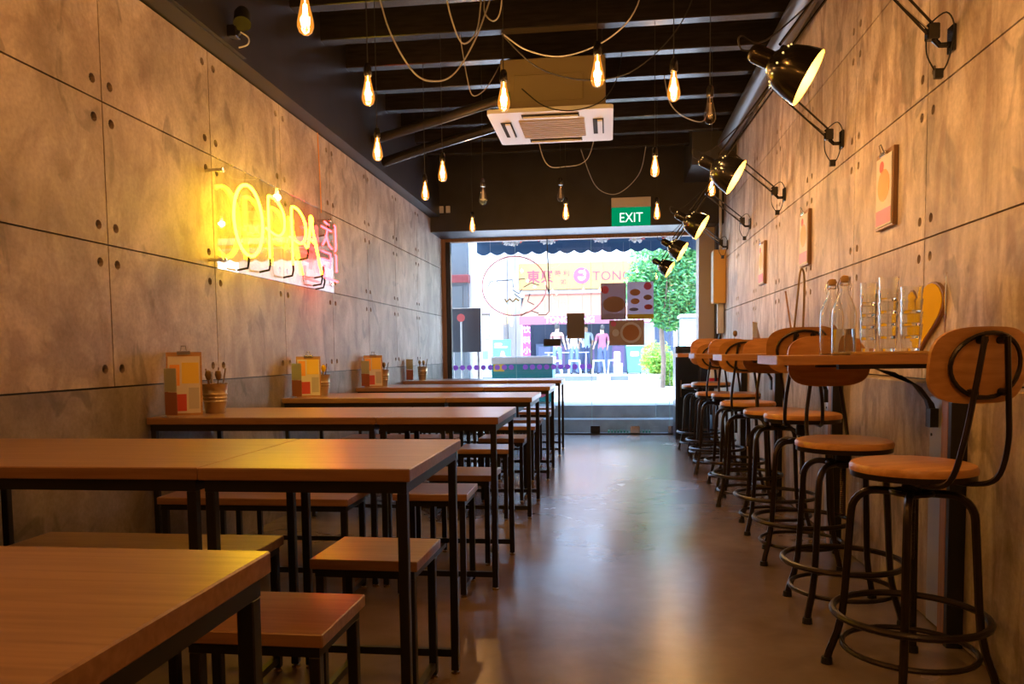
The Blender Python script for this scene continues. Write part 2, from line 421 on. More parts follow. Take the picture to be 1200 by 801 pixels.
# ------------------------------------------------------------------ tables, benches, low stools
TZ = .768
def make_table(w, d, name):
    """steel-framed table, origin at near-left corner on the floor"""
    t = thing(name, 'x', 'table')
    MB().bbox(0, w, 0, d, TZ-.032, TZ, .0025).build('table_top', M['laminate'], t)
    fr = MB(); s = .025; z0, z1 = TZ-.032-.03, TZ-.032; m = .012
    for y in (m, d-m-s): fr.box(m, w-m, y, y+s, z0, z1)
    for x in (m, w-m-s): fr.box(x, x+s, m+s, d-m-s, z0, z1)
    fr.build('top_frame', M['steel'], t)
    for x in (m, w-m-s):
        for y in (m, d-m-s):
            lg = MB().bbox(x, x+s, y, y+s, .012, z0, .002).build('leg', M['steel'], t)
            MB().lathe([(.006,.012),(.006,.008),(.014,.006),(.016,0)], 10, (x+s/2, y+s/2, 0)).build('glide', M['brass'], lg)
    for y in (m, d-m-s): MB().box(m+s, w-m-s, y+.004, y+s-.004, .056, .08).build('floor_rail', M['steel'], t)
    return t
def make_stool(w, d, name, cat):
    t = thing(name, 'x', cat); h = .45
    MB().bbox(0, w, 0, d, h-.03, h, .0025).build('seat', M['laminate'], t)
    fr = MB(); s = .025; z0, z1 = h-.055, h-.03; m = .012
    for y in (m, d-m-s): fr.box(m, w-m, y, y+s, z0, z1)
    for x in (m, w-m-s): fr.box(x, x+s, m+s, d-m-s, z0, z1)
    fr.build('seat_frame', M['steel'], t)
    for x in (m, w-m-s):
        for y in (m, d-m-s):
            lg = MB().bbox(x, x+s, y, y+s, .012, z0, .002).build('leg', M['steel'], t)
            MB().lathe([(.005,.012),(.005,.008),(.012,.006),(.014,0)], 10, (x+s/2, y+s/2, 0)).build('glide', M['brass'], lg)
    for x in (m, w-m-s): MB().box(x+.003, x+s-.003, m+s, d-m-s, .03, .052).build('floor_rail', M['steel'], t)
    return t
long_t = make_table(1.085, .665, 'dining_table'); short_t = make_table(.545, .665, 'dining_table')
bench0 = make_stool(.84, .29, 'bench', 'bench'); stool0 = make_stool(.325, .29, 'low_stool', 'stool')
TN = [.40, 1.86, 3.40, 4.92, 6.44, 7.98]
ORD = ['sixth', 'fifth', 'fourth', 'third', 'second', 'first']
DESC = ['', '', ' with cutlery bucket, clipboard and menu stand', '', '', '']
XE = -.480
used = {}
def place(proto, key, loc, rz, label, group):
    if key not in used:
        used[key] = 1; proto.location = loc; proto.rotation_euler = (0,0,rz); proto['label'] = label; proto['group'] = group; return proto
    return dup(proto, loc, rz, label, group)
# stool / bench near-edge positions as measured on the floor: (near side, far side)
SY = [None, (1.598, 2.20), (3.275, 3.805), (4.85, 5.47), (6.38, 6.98), (7.95, 8.52)]
SX = [None, (-.935, -.875), (-.925, -.900), (-.945, -.915), (-.925, -.930), (-.915, -.925)]
for k, y in enumerate(TN):
    place(short_t, 's', (XE-.545, y, 0), 0, 'short oak-topped dining table beside the aisle, %s row from the glass front' % ORD[k], 'short dining tables by the aisle')
    place(long_t, 'l', (XE-.548-1.085, y+.004, 0), 0, 'long oak-topped dining table against the left wall, %s row from the glass front' % ORD[k], 'long dining tables against the wall')
    if SY[k]:
        a, b = SY[k]
        place(stool0, 'st', (SX[k][0], a, 0), R_(random.uniform(-2,2)), 'low oak stool, kitchen side of the %s short table from the glass front' % ORD[k], 'low stools at the short tables')
        place(stool0, 'st', (SX[k][1], b, 0), R_(random.uniform(-2,2)), 'low oak stool, street side of the %s short table from the glass front' % ORD[k], 'low stools at the short tables')
        place(bench0, 'bn', (-1.915, a-.14 if k == 2 else a-.012, 0), 0, 'long oak bench, kitchen side of the %s long table from the glass front' % ORD[k], 'benches at the long tables')
        place(bench0, 'bn', (-1.915, b+.0, 0), 0, 'long oak bench, street side of the %s long table from the glass front' % ORD[k], 'benches at the long tables')

# ------------------------------------------------------------------ bar stools
def make_bar_stool(h):
    t = thing('bar_stool', 'x', 'bar stool')
    MB().lathe([(.0,h),(.165,h),(.178,h-.004),(.183,h-.012),(.183,h-.026),(.0,h-.026)], 40).build('seat', M['stool_wood'], t, True)
    MB().lathe([(.0,h-.026),(.180,h-.026),(.180,h-.044),(.17,h-.046),(.0,h-.046)], 40).build('seat_rim', M['bronze'], t, True)
    sp = MB().lathe([(.0,h-.046),(.03,h-.05),(.03,h-.11),(.02,h-.115),(.0,h-.115)], 20).build('hub', M['bronze'], t, True)
    rings = [(.013, h-.12)]
    pr = []; z = h-.115; 
    while z > h-.30: pr += [(.0125, z), (.0105, z-.004)]; z -= .008
    MB().lathe([(0,h-.11)]+pr+[(.011,z),(.0,z)], 10).build('threaded_spindle', M['bronze'], t)
    base = .595
    for i in range(4):
        a = R_(45+90*i); c, s = math.cos(a), math.sin(a)
        prof = [(.02,base)] + [(.10+.075*math.sin(u), base-.075+.075*math.cos(u)) for u in [math.pi/2*k/6 for k in range(7)]] + [(.181,.42),(.190,.26),(.197,.18),(.212,.11),(.235,.045),(.243,.012)]
        path = [(r*c, r*s, zz) for r, zz in prof]
        lg = MB().tube(path, .0125, 8).build('leg', M['bronze'], t, True)
        MB().lathe([(.0,.022),(.017,.022),(.019,.0),(.0,.0)], 10, (.243*c, .243*s, 0)).build('foot_cap', M['rubber'], lg)
    MB().tube([(.06*math.cos(2*math.pi*k/20), .06*math.sin(2*math.pi*k/20), base) for k in range(20)], .009, 6, True).build('collar_ring', M['bronze'], t, True)
    MB().tube([(.226*math.cos(2*math.pi*k/36), .226*math.sin(2*math.pi*k/36), .205) for k in range(36)], .0115, 8, True).build('footrest_ring', M['bronze'], t, True)
    MB().tube([(.196*math.cos(2*math.pi*k/36), .196*math.sin(2*math.pi*k/36), .095) for k in range(36)], .009, 8, True).build('lower_ring', M['bronze'], t, True)
    # back: two bent bars, curved oval of plywood, oval hoop behind.  Back lies towards -Y
    zb = h + .305
    def curve_y(x): return -.268 + .9*x*x
    bk = MB(); n = 36; W, H = .335, .215
    pts = []
    for i in range(n):
        a = 2*math.pi*i/n; ca, sa = math.cos(a), math.sin(a); e = .62
        pts.append((W/2*abs(ca)**e*(1 if ca >= 0 else -1), H/2*abs(sa)**e*(1 if sa >= 0 else -1)))
    tilt = .10
    vs = []; ring_s = (1.0, .72, .4, .0001)
    for sgn in (0, 1):
        for q in ring_s:
            for x, z in pts: vs.append((x*q, curve_y(x*q) + (.011 if sgn else 0) - tilt*z*q, zb+z*q))
    fs = []; L = len(ring_s)
    for sd in (0, 1):
        for q in range(L-1):
            for i in range(n): fs.append((sd*L*n+q*n+i, sd*L*n+q*n+(i+1) % n, sd*L*n+(q+1)*n+(i+1) % n, sd*L*n+(q+1)*n+i))
    for i in range(n): fs.append((i, (i+1) % n, L*n+(i+1) % n, L*n+i))
    bk.add(vs, fs).build('backrest', M['stool_wood'], t, True)
    hoop = [(.120*math.cos(2*math.pi*k/28), curve_y(.120*math.cos(2*math.pi*k/28))-.010-tilt*.090*math.sin(2*math.pi*k/28), zb+.0+.090*math.sin(2*math.pi*k/28)) for k in range(28)]
    MB().tube(hoop, .0065, 6, True).build('back_hoop', M['bronze'], t, True)
    for sx in (-1, 1):
        bar = spline([(sx*.055, -.02, h-.05), (sx*.075, -.15, h-.05), (sx*.082, -.235, h-.02), (sx*.078, -.272, h+.08), (sx*.062, -.285, h+.20), (sx*.038, -.298, h+.385)], 5)
        b = MB().tube(bar, .0085, 7).build('back_bar', M['bronze'], t, True)
        MB().tube([(sx*.055, -.288, zb-.075), (sx*.052, -.264, zb-.075)], .011, 8).build('bolt', M['bronze'], b)
        MB().tube([(sx*.034, -.296, zb+.07), (sx*.034, -.272, zb+.07)], .011, 8).build('bolt', M['bronze'], b)
    return t
near_l = 'honey-wood bar stool, metal back hoop showing, kitchen side of the %s wall counter'
far_l = 'honey-wood bar stool tucked under the %s wall counter, backrest on the street side'
spec = [(.940,2.60,.690,R_(22),near_l % 'bottle-laden'), (.920,3.262,.690,R_(180),far_l % 'bottle-laden'),
        (.945,4.05,.735,R_(-12),near_l % 'bucket-carrying'), (.955,4.722,.705,R_(176),far_l % 'bucket-carrying'),
        (.930,5.52,.700,R_(-14),near_l % 'card-carrying'), (.955,6.185,.725,R_(183),far_l % 'card-carrying'),
        (.920,6.98,.690,R_(-8),near_l % 'bare'), (.950,7.645,.750,R_(180),far_l % 'bare'),
        (.930,8.40,.700,R_(10),'honey-wood bar stool on its own beside the dark cabinet')]
protos = {}
for i, (x, y, h, rz, lb) in enumerate(spec):
    if h not in protos:
        st = make_bar_stool(h); protos[h] = st; st.location = (x, y, 0); st.rotation_euler = (0,0,rz); st['label'] = lb; st['group'] = 'bar stools along the right wall'
    else: dup(protos[h], (x, y, 0), rz, lb, 'bar stools along the right wall')

# ------------------------------------------------------------------ wall counters
CZ = 1.022
def make_counter():
    t = thing('bar_counter', 'x', 'counter')       # origin: near edge on the wall face, floor level; x runs into the room (negative)
    poly = [(0,0),(0,.44)] + [( -.66+.03*math.cos(a)+.0, .41+.03*math.sin(a)) for a in [R_(90+15*i) for i in range(7)]] + [(-.66+.03*math.cos(a), .03+.03*math.sin(a)) for a in [R_(180+15*i) for i in range(7)]]
    MB().prism(poly, CZ-.034, CZ, 'XY').build('counter_top', M['counter_wood'], t)
    br = MB().box(-.46, 0, .05, .085, CZ-.052, CZ-.034)
    pth = [(-.33, CZ-.05), (-.26, CZ-.065), (-.19, CZ-.11), (-.145, CZ-.17), (-.125, CZ-.235)]
    pth2 = [(x+.025, z-.012) for x, z in pth]
    br.prism(pth + pth2[::-1], .052, .083, 'XZ').box(-.135, -.106, .045, .09, CZ-.27, CZ-.20).build('bracket', M['steel'], t)
    MB().box(-.46, 0, .36, .395, CZ-.052, CZ-.034).build('support_bar', M['steel'], t)
    pl = MB().bbox(-.106, -.0955, -.09, .125, .01, CZ-.16, .002).build('wall_plate', M['galv'], t)
    MB().lathe([(0,0),(.006,.001),(.006,.004),(0,.005)], 8, (-.105, .105, .72), (-1,0,0)).build('screw', M['steel'], pl)
    MB().bbox(-.150, -.0955, -.145, -.092, 0, CZ-.036, .002).build('post', M['frame_wood'], t)
    MB().bbox(-.150, -.0955, -.175, -.147, 0, CZ-.036, .002).build('post_channel', M['steel'], t)
    return t
ct = make_counter(); CY = [3.04, 4.50, 5.96, 7.42]
clab = ['honey-wood wall counter carrying swing-top bottles and stacked glasses', 'honey-wood wall counter carrying a cutlery bucket with a long stick',
        'honey-wood wall counter carrying a leaning menu card and spoons', 'bare honey-wood wall counter nearest the dark cabinet']
for i, y in enumerate(CY):
    if i == 0: c = ct
    else: c = dup(ct)
    c.location = (XR-.0, y, 0); c['label'] = clab[i]; c['group'] = 'wall-mounted counters'

# ------------------------------------------------------------------ pendant bulbs
def bulb_parts(t, lit, top):
    MB().tube([(0,0,.075),(0,0,top)], .0028, 5).build('cord', M['cable_b'], t)
    MB().lathe([(.0,.085),(.012,.083),(.018,.07),(.020,.03),(.017,.022),(.0,.022)], 14).build('socket', M['lampblack'], t, True)
    g = MB().lathe([(.013,.028),(.014,.012),(.018,-.01),(.026,-.045),(.031,-.072),(.031,-.088),(.024,-.106),(.012,-.115),(.0,-.117)], 18).build('bulb_glass', M['bulbglass'] if lit else M['bulbclear'], t, True)
    fl_ = MB()
    for i in range(6):
        a = 2*math.pi*i/6; fl_.tube([(.006*math.cos(a), .006*math.sin(a), -.005), (.012*math.cos(a), .012*math.sin(a), -.088)], .0016 if lit else .0008, 5)
    fl_.tube([(0,0,.02),(0,0,-.09)], .0022, 5)
    fl_.build('filament', M['filament'] if lit else M['filament_off'], g)
BZ = 2.36
def make_bulb(lit):
    t = thing('pendant_bulb', 'x', 'pendant bulb'); bulb_parts(t, lit, ZC-.001-BZ)
    if lit:
        ld = bpy.data.lights.new('bulb_light', 'POINT'); ld.energy = BULB_W; ld.color = WARM; ld.shadow_soft_size = .025
        lo = bpy.data.objects.new('bulb_light', ld); col.objects.link(lo); lo.parent = t; lo.location = (0,0,-.05)
    return t
lit0 = make_bulb(True); off0 = make_bulb(False)
LITL = 'lit amber filament bulb hanging on a black cord from the joists'; OFFL = 'unlit clear filament bulb hanging on a black cord'
lit_pos = [(-1.13,2.96,2.365),(-1.15,3.81,2.36),(-1.422,4.88,2.36),(-1.15,5.537,2.36),(-1.424,6.175,2.36),(-1.342,7.86,2.36),(-.515,4.0,2.36),(-.048,3.71,2.36),
           (.313,3.98,2.36),(.317,5.643,2.36),(-.386,7.294,2.36),(.438,7.45,2.36),(.796,6.42,2.36),
           (-1.3,1.9,2.36),(-.2,2.1,2.5),(-1.35,.6,2.36),(.2,.7,2.5),(-1.2,-.9,2.36),(.3,-1.0,2.4)]
BL = {0: 'lit amber filament bulb hanging beside the small black spotlight', 3: 'lit amber filament bulb hanging beside the insulated pipes', 4: 'lit amber filament bulb hanging under the lower insulated pipe',
      6: 'lit amber filament bulb where the two swooping cables begin', 7: 'lit amber filament bulb brushed by the grey swooping cable', 8: 'lit amber filament bulb beside the nearer unlit bulb over the aisle',
      9: 'lit amber filament bulb beside the cable that curls to the boxed corner', 10: 'lit amber filament bulb below the unlit bulb beyond the cassette', 11: 'lit amber filament bulb hanging level with the exit sign', 12: 'lit amber filament bulb hanging among the arm lamp shades'}
kd = None
for i, p in enumerate(lit_pos):
    o = lit0 if i == 0 else dup(lit0); o.location = p; o['label'] = BL.get(i, LITL); o['group'] = 'lit pendant bulbs'
    if i >= 13:                                   # unseen bulbs, made stronger and more orange to warm the near walls
        o['label'] = 'lit orange filament bulb hanging at the kitchen end of the room'
        ch = next(c for c in o.children if c.type == 'LIGHT')
        if kd is None: kd = ch.data.copy(); kd.color = (1, .48, .15); kd.energy = BULB_W*1.5
        ch.data = kd
for i, p in enumerate([(-1.005,6.42,2.36),(.535,4.40,2.36),(-.415,7.0,2.47)]):
    o = off0 if i == 0 else dup(off0); o.location = p; o['label'] = ['unlit clear filament bulb beside the insulated pipes', 'unlit clear filament bulb over the aisle', 'unlit clear filament bulb beyond the cassette'][i]; o['group'] = 'unlit pendant bulbs'

# ------------------------------------------------------------------ articulated wall lamps
AX = Vector((.84, -.20, -.52)).normalized()
def make_arm_lamp():
    """origin at the wall plate; room is towards -X, street towards +Y"""
    t = thing('arm_lamp', 'x', 'wall lamp')
    piv = Vector((-.075, 0, .03)); elb = Vector((-.42, -.20, .26)); hd = Vector((-.765, -.60, -.262))
    MB().bbox(-.014, 0, -.028, .028, -.05, .05, .003).build('wall_plate', M['lampblack'], t)
    MB().tube([(-.014,0,-.02),(-.05,0,-.02),(-.07,0,.0),piv], .011, 8).bbox(-.10, -.055, -.02, .02, .0, .06, .004).build('pivot', M['lampblack'], t)
    def rods(a, b, off):
        d = (b-a).normalized(); s = d.cross(Vector((0,1,0))).normalized()*off
        r = MB().tube([a+s, b+s], .0055, 6).tube([a-s, b-s], .0055, 6)
        return r, s, d
    r, s, d = rods(piv, elb, .020); lo = r.build('lower_arm', M['lampblack'], t)
    MB().tube([piv+s*.2, piv+d*.05+s*.4, piv+d*.20+s*.8], .0045, 6).build('spring', M['chrome'], lo)
    r, s, d = rods(elb, hd+Vector((.02,.02,.06)), .017); up = r.build('upper_arm', M['lampblack'], t)
    MB().tube([elb+d*.03, elb+d*.22], .005, 6).build('spring', M['chrome'], up)
    y = Vector((0,1,0))
    MB().tube([elb-y*.022, elb+y*.022], .026, 12).build('elbow', M['lampblack'], t)
    hc = hd
    MB().tube([hd+Vector((.02,.02,.06)), hd+Vector((.0,.01,.02))], .012, 8).tube([hd-y*.03+AX*-.02, hd+y*.03+AX*-.02], .012, 8).build('head_joint', M['lampblack'], t)
    # shade: neck cup then bell, axis AX
    prof = [(.0,-.105),(.016,-.105),(.026,-.098),(.030,-.085),(.030,-.03),(.040,-.022),(.058,-.005),(.073,.022),(.083,.055),(.0885,.085),(.0915,.105)]
    inn = [(.0895,.104),(.086,.084),(.080,.054),(.070,.024),(.055,.0),(.036,-.015),(.0,-.02)]
    sh = MB(); sh.lathe(prof, 28, hc, AX); sh.f.pop(); sh.m.pop()
    o = sh.build('shade', M['lampblack'], t, True, recalc=False)
    i2 = MB().lathe(inn, 28, hc, AX)
    k = next(i for i, f in enumerate(i2.f) if len(f) > 4); i2.f.pop(k); i2.m.pop(k)
    i2.build('reflector', M['lampin'], o, True, recalc=False)
    MB().lathe([(.012,-.02),(.014,.0),(.024,.03),(.027,.045),(.022,.062),(.010,.070),(.0,.072)], 16, hc, AX).build('bulb', M['lampbulb'], o, True)
    hn = []
    for a in range(12):
        q = Vector((0,0,1)).rotation_difference(AX); p = q @ Vector((.0645*math.cos(2*math.pi*a/12), .0645*math.sin(2*math.pi*a/12), .004)); hn.append(hc+p)
    for p in hn: MB().lathe([(0,.004),(.003,.003),(.0035,0),(0,-.001)], 6, p, (p-hc)).build('vent_glow_bead', M['vent'], o)  # glowing beads stand in for bulb light showing through the vents
    tail = hc - AX*.105
    MB().tube(spline([tail, tail+Vector((-.03,0,.01)), tail+Vector((-.03,.0,.05)), tail+Vector((.06,.05,.05)), elb*.6+hd*.4+Vector((0,0,.02))], 5), .003, 5).build('flex', M['cable_b'], t)
    MB().tube(spline([(-.09,.0,.06),(-.04,-.03,.09),(-.01,-.03,.03),(-.03,-.03,-.09),(-.06,-.02,-.13),(-.10,-.02,-.07),(-.10,-.0,.0)], 5), .003, 5).box(-.075,-.045,-.03,-.01,-.15,-.115).build('loop_flex', M['cable_b'], t)
    ld = bpy.data.lights.new('lamp_light', 'POINT'); ld.energy = LAMP_W; ld.color = (1, .55, .19); ld.shadow_soft_size = .03
    lo_ = bpy.data.objects.new('lamp_light', ld); col.objects.link(lo_); lo_.parent = t; lo_.location = hc + AX*.085
    return t
al0 = make_arm_lamp()
for i, (y, z) in enumerate([(3.30,2.22),(4.75,2.22),(6.23,2.20),(7.69,2.215),(9.12,2.21),(1.84,2.22),(.38,2.22)]):
    o = al0 if i == 0 else dup(al0); o.location = (XR, y, z)
    o['label'] = ['black arm lamp on the right wall, bolted above the bottle-laden counter', 'black arm lamp on the right wall, bolted above the bucket-carrying counter', 'black arm lamp on the right wall, bolted above the card-carrying counter', 'black arm lamp on the right wall, bolted above the bare counter', 'black arm lamp on the right wall beside the yellow box', 'black arm lamp on the right wall, kitchen end', 'black arm lamp on the right wall, last at the kitchen end'][i]; o['group'] = 'arm lamps on the right wall'

# ------------------------------------------------------------------ neon sign on its clear sheet
ns = thing('neon_sign', 'yellow and pink neon restaurant sign on a clear acrylic sheet', 'neon sign', (XL, 4.0*1.0195, 1.045+(1.5-1.045)*1.0195))
NX = .09; oy, oz = 4.0, 1.5
ns.scale = (1, 1.0195, 1.0195)
MB().bbox(NX-.004, NX+.004, 3.90-oy, 5.63-oy, 1.495-oz, 2.06-oz, .001).build('acrylic_sheet', M['acrylic'], ns)
for y in (3.97, 5.57):
    for z in (1.55, 2.01):
        MB().lathe([(.0,.0),(.009,.0),(.009,NX-.004),(.0,NX-.004)], 10, (0, y-oy, z-oz), (1,0,0)).lathe([(.0,NX+.004),(.013,NX+.004),(.013,NX+.012),(.0,NX+.014)], 12, (0, y-oy, z-oz), (1,0,0)).build('standoff', M['chrome'], ns, True)
TX = .162
def neon(name, pts, mat, smooth=True, r=.0075):
    p3 = [(TX, y+.03-oy, z-oz) for y, z in pts]
    if smooth: p3 = spline(p3, 6)
    return MB().tube(p3, r, 8).build(name, mat, ns, True)
def neon_o():
    pts = [(TX, 4.12+.172*math.cos(2*math.pi*k/40)-oy, 1.77+.187*math.sin(2*math.pi*k/40)-oz) for k in range(40)]
    return MB().tube(pts, .0085, 8, True).build('letter_o', M['neon_y'], ns, True)
neon_o()
for y in (4.345, 4.68):
    neon('letter_p', [(y, 1.60), (y, 1.78), (y, 1.93), (y+.03, 1.955), (y+.12, 1.945), (y+.20, 1.90), (y+.225, 1.84), (y+.20, 1.775), (y+.12, 1.745), (y+.02, 1.755), (y-.04, 1.765)], M['neon_y'])
neon('letter_a', [(4.885, 1.752), (4.915, 1.735), (4.945, 1.77), (4.985, 1.885), (4.975, 1.925), (5.0, 1.945), (5.025, 1.92), (5.015, 1.88), (5.09, 1.74), (5.17, 1.59)], M['neon_y'])
neon('letter_a_bar', [(4.94, 1.80), (5.08, 1.775)], M['neon_y'], False)
P_ = M['neon_p']
for nm, pts in (('syllable_chi', [(5.25,1.952),(5.325,1.94)]), ('syllable_chi', [(5.19,1.912),(5.38,1.905)]), ('syllable_chi', [(5.30,1.905),(5.275,1.845),(5.20,1.79)]),
                ('syllable_chi', [(5.265,1.865),(5.33,1.80),(5.385,1.785)]), ('syllable_chi', [(5.44,1.955),(5.46,1.95),(5.465,1.79),(5.445,1.775)]),
                ('syllable_kin', [(5.19,1.748),(5.35,1.745),(5.355,1.70),(5.33,1.645)]), ('syllable_kin', [(5.19,1.698),(5.345,1.695)]),
                ('syllable_kin', [(5.445,1.752),(5.465,1.745),(5.465,1.63)]), ('syllable_kin', [(5.215,1.655),(5.215,1.585),(5.23,1.572),(5.48,1.566)])):
    neon(nm, pts, P_, False, .0065)
for y, z in ((4.10,1.583),(4.375,1.60),(4.71,1.60),(4.96,1.735),(5.20,1.59),(5.245,1.57),(5.34,1.94),(5.23,1.645)):
    MB().tube([(TX, y-oy, z-oz), (TX, y+.006-oy, z-.03-oz), (TX-.01, y+.008-oy, z-.065-oz), (NX+.004, y+.008-oy, z-.075-oz)], .0062, 8).build('blocked_tube_end', M['neon_off'], ns, True)
MB().tube(spline([(.0, 5.62-oy, 2.66-oz), (.01, 5.62-oy, 2.3-oz), (.02, 5.60-oy, 2.07-oz)], 5), .004, 6).build('supply_wire', pm('orange_wire', (.8,.35,.08), .5), ns)

# ------------------------------------------------------------------ ceiling cassette air conditioner, pipes, duct, cables
ac = thing('air_conditioner', 'white four-way ceiling cassette air conditioner hung below the joists', 'air conditioner', (-.42, 6.24, 2.77))
pan = MB(); S = .455
pan.prism(rrect(2*S, 2*S*.96, .03), 0, .03, 'XY').build('fascia', M['white'], ac)
MB().bbox(-.245, .245, -.235, .235, -.006, .004, .003).build('intake_grille', M['ac_grille'], ac)
for i in range(9): MB().box(-.24, .24, -.22+.055*i-.003, -.22+.055*i+.003, -.010, -.006).build('grille_bar', M['ac_grille'], ac)
for sx, sy in ((1,0),(-1,0),(0,1),(0,-1)):
    if sx: b = (sx*.345-.04, sx*.345+.04, -.20, .20)
    else: b = (-.21, .21, sy*.335-.04, sy*.335+.04)
    sl_ = MB().box(b[0], b[1], b[2], b[3], -.004, .002).build('air_slot', M['dark'], ac)
    if sx: MB().box(sx*.345-.006, sx*.345+.03, -.19, .19, -.018, -.006).build('louvre', M['white'], sl_)
    else: MB().box(-.20, .20, sy*.335-.006, sy*.335+.03, -.018, -.006).build('louvre', M['white'], sl_)
MB().bbox(-.36, .40, -.37, .40, .03, .40, .006).build('casing', M['ac_body'], ac)
MB().bbox(-.26, .24, -.378, -.37, .09, .28, .003).build('access_cover', M['ac_body'], ac)
MB().bbox(-.345, -.29, -.376, -.37, .05, .17, .002).build('rating_label', pm('green_label', (.06,.25,.10), .5), ac)
for x in (-.34, .38):
    for y in (-.36, .38): MB().tube([(x, y, .40), (x, y, ZC-2.771)], .006, 6).build('hanger_rod', M['steel'], ac)
pipe = MB().tube(spline([(-1.99, 6.72, 2.875), (-1.5, 6.45, 2.90), (-.84, 6.1, 2.95), (-.76, 6.08, 2.955)], 6), .038, 12).build('insulated_pipe', M['black_paint'], None, True)
tag(pipe, 'black insulated pipe from the left beam to the casing side, upper of two', 'pipe')
pipe = MB().tube(spline([(-1.99, 7.03, 2.76), (-1.6, 6.85, 2.81), (-.84, 6.42, 2.865), (-.76, 6.40, 2.87)], 6), .042, 12).build('insulated_pipe', M['lampblack'], None, True)
tag(pipe, 'shiny black insulated pipe sagging to the air conditioner, lower of two', 'pipe')
du = MB().tube([(1.19, Y0, 3.17), (1.19, 8.54, 3.17)], .075, 16).build('duct', pm('grey_duct', (.10,.105,.12), .35, metal=.3), None, True)
tag(du, 'dark grey round duct along the top of the right wall', 'duct')
for nm, pts, r, lab, m_ in (
    ('a', [(-1.36,4.7,3.25),(-1.28,4.7,2.95),(-1.15,4.75,2.72),(-1.03,4.8,2.68),(-.92,4.85,2.74),(-.80,4.9,2.95),(-.72,5.03,3.25)], .007, 'long grey cable drooping below the joists near the left bulbs', 'cable'),
    ('b', [(-.96,4.72,3.25),(-.93,4.8,3.05),(-.88,4.9,2.93),(-.80,4.95,3.02),(-.78,5.03,3.25)], .007, 'short white cable loop beneath a bundle of ties', 'cable'),
    ('c', [(-.60,4.72,3.25),(-.63,4.8,3.07),(-.68,4.85,3.03),(-.74,4.9,3.10),(-.76,5.03,3.25)], .006, 'small cable loop next to the white cable loop', 'cable'),
    ('d', [(-1.02,5.58,3.25),(-.98,5.6,2.98),(-.95,5.65,2.86),(-.88,5.7,2.90),(-.82,5.75,3.0),(-.80,6.12,3.25)], .005, 'thin cable hanging in front of the insulated pipes', 'cable'),
    ('e', [(-.52,4.0,2.62),(-.40,4.05,2.55),(-.22,4.1,2.53),(0.0,4.15,2.62),(.15,4.2,2.80),(.22,4.48,3.25)], .005, 'grey cable swooping between two bulbs in front of the casing', 'cable'),
    ('f', [(-.52,4.01,2.62),(-.35,4.1,2.48),(-.10,4.2,2.44),(.15,4.3,2.52),(.40,4.4,2.80),(.55,4.48,3.25)], .005, 'black cable swooping low across the casing', 'cable_b'),
    ('g', [(-.62,5.85,2.95),(-.45,5.75,2.79),(-.25,5.75,2.75),(-.05,5.8,2.82),(.06,5.9,3.0),(.1,6.12,3.25)], .006, 'black cable dangling across the cassette fascia', 'cable_b'),
    ('h', [(-.70,7.6,3.25),(-.60,7.7,2.86),(-.42,7.75,2.82),(-.20,7.8,2.9),(-.1,7.76,3.25)], .006, 'grey cable sagging beyond the cassette', 'cable'),
    ('i', [(-.30,8.85,3.25),(-.16,8.95,2.9),(.0,9.0,2.79),(.16,9.0,2.82),(.34,8.95,3.0),(.40,8.85,3.25)], .006, 'grey cable drooping in front of the bulkhead', 'cable'),
    ('j', [(.45,6.67,3.25),(.50,6.7,3.05),(.62,6.75,2.95),(.78,6.8,2.93),(.86,7.22,3.25)], .006, 'grey cable curling towards the boxed corner', 'cable')):
    o = MB().tube(spline(pts, 7), r*.72, 6).build('cable', M[m_], None, True); tag(o, lab, 'cable', 'loose cables under the joists')
sp = thing('spotlight', 'small black clip spotlight on the left ceiling beam', 'spotlight', (XL+.135, 4.10, 2.72))
MB().bbox(0, .05, -.03, .03, .0, .06, .004).build('bracket', M['lampblack'], sp)
MB().lathe([(.0,-.06),(.03,-.06),(.042,-.03),(.045,.05),(.0,.05)], 16, (.075, 0, .10), (.2,-.5,-.8)).build('housing', M['rubber'], sp, True)
MB().tube(spline([(.03,.02,.05),(.08,.05,.02),(.09,.02,-.03),(.05,.0,-.05)], 5), .004, 5).build('flex', M['white'], sp)

# ------------------------------------------------------------------ exit sign, small wall boxes
ex = thing('exit_sign', 'illuminated green exit sign on the black bulkhead', 'sign', (.255, YB, 2.50))
MB().bbox(-.225, .225, -.075, 0, .205, .315, .004).build('housing', M['offwhite'], ex)
MB().bbox(-.222, .222, -.048, -.036, -.005, .205, .002).build('sign_plate', M['exit_g'], ex)
text_mesh('EXIT', 'lettering', M['exit_w'], ex, (.0, -.0485, .085), .155, (R_(90),0,0), .001, sx=.86)
for x in (-1.98, -1.90):
    o = MB().bbox(x-.025, x+.025, YB-.02, YB, 2.72, 2.80, .003).build('switch_plate', M['offwhite']); tag(o, 'small pale switch plate on the black bulkhead', 'switch', 'switch plates on the bulkhead')
yb = thing('electric_box', 'yellowish wall-mounted electric box with conduit below, beside the glass', 'box', (XR, 9.36, 1.58))
MB().bbox(-.135, -.0, -.10, .11, .0, .60, .006).build('casing', pm('yellow_enamel', (.72,.42,.10), .45), yb)
MB().bbox(-.139, -.135, -.085, .095, .02, .58, .003).build('door', pm('pale_enamel', (.62,.56,.46), .45), yb)
MB().bbox(-.08, -.01, -.03, .05, -.34, .0, .004).build('conduit', M['offwhite'], yb)
MB().tube(spline([(-.04,0,-.34),(-.06,-.02,-.42),(-.03,-.01,-.52),(-.04,.0,-.63)], 5), .014, 7).build('cable_tail', M['cable_b'], yb, True)
MB().tube([(-.05,.0,.60),(-.05,.0,1.3)], .016, 8).build('riser', M['offwhite'], yb, True)
cb = thing('dark_cabinet', 'dark cabinet by the right end of the glass front', 'cabinet', (.98, 9.78, 0))
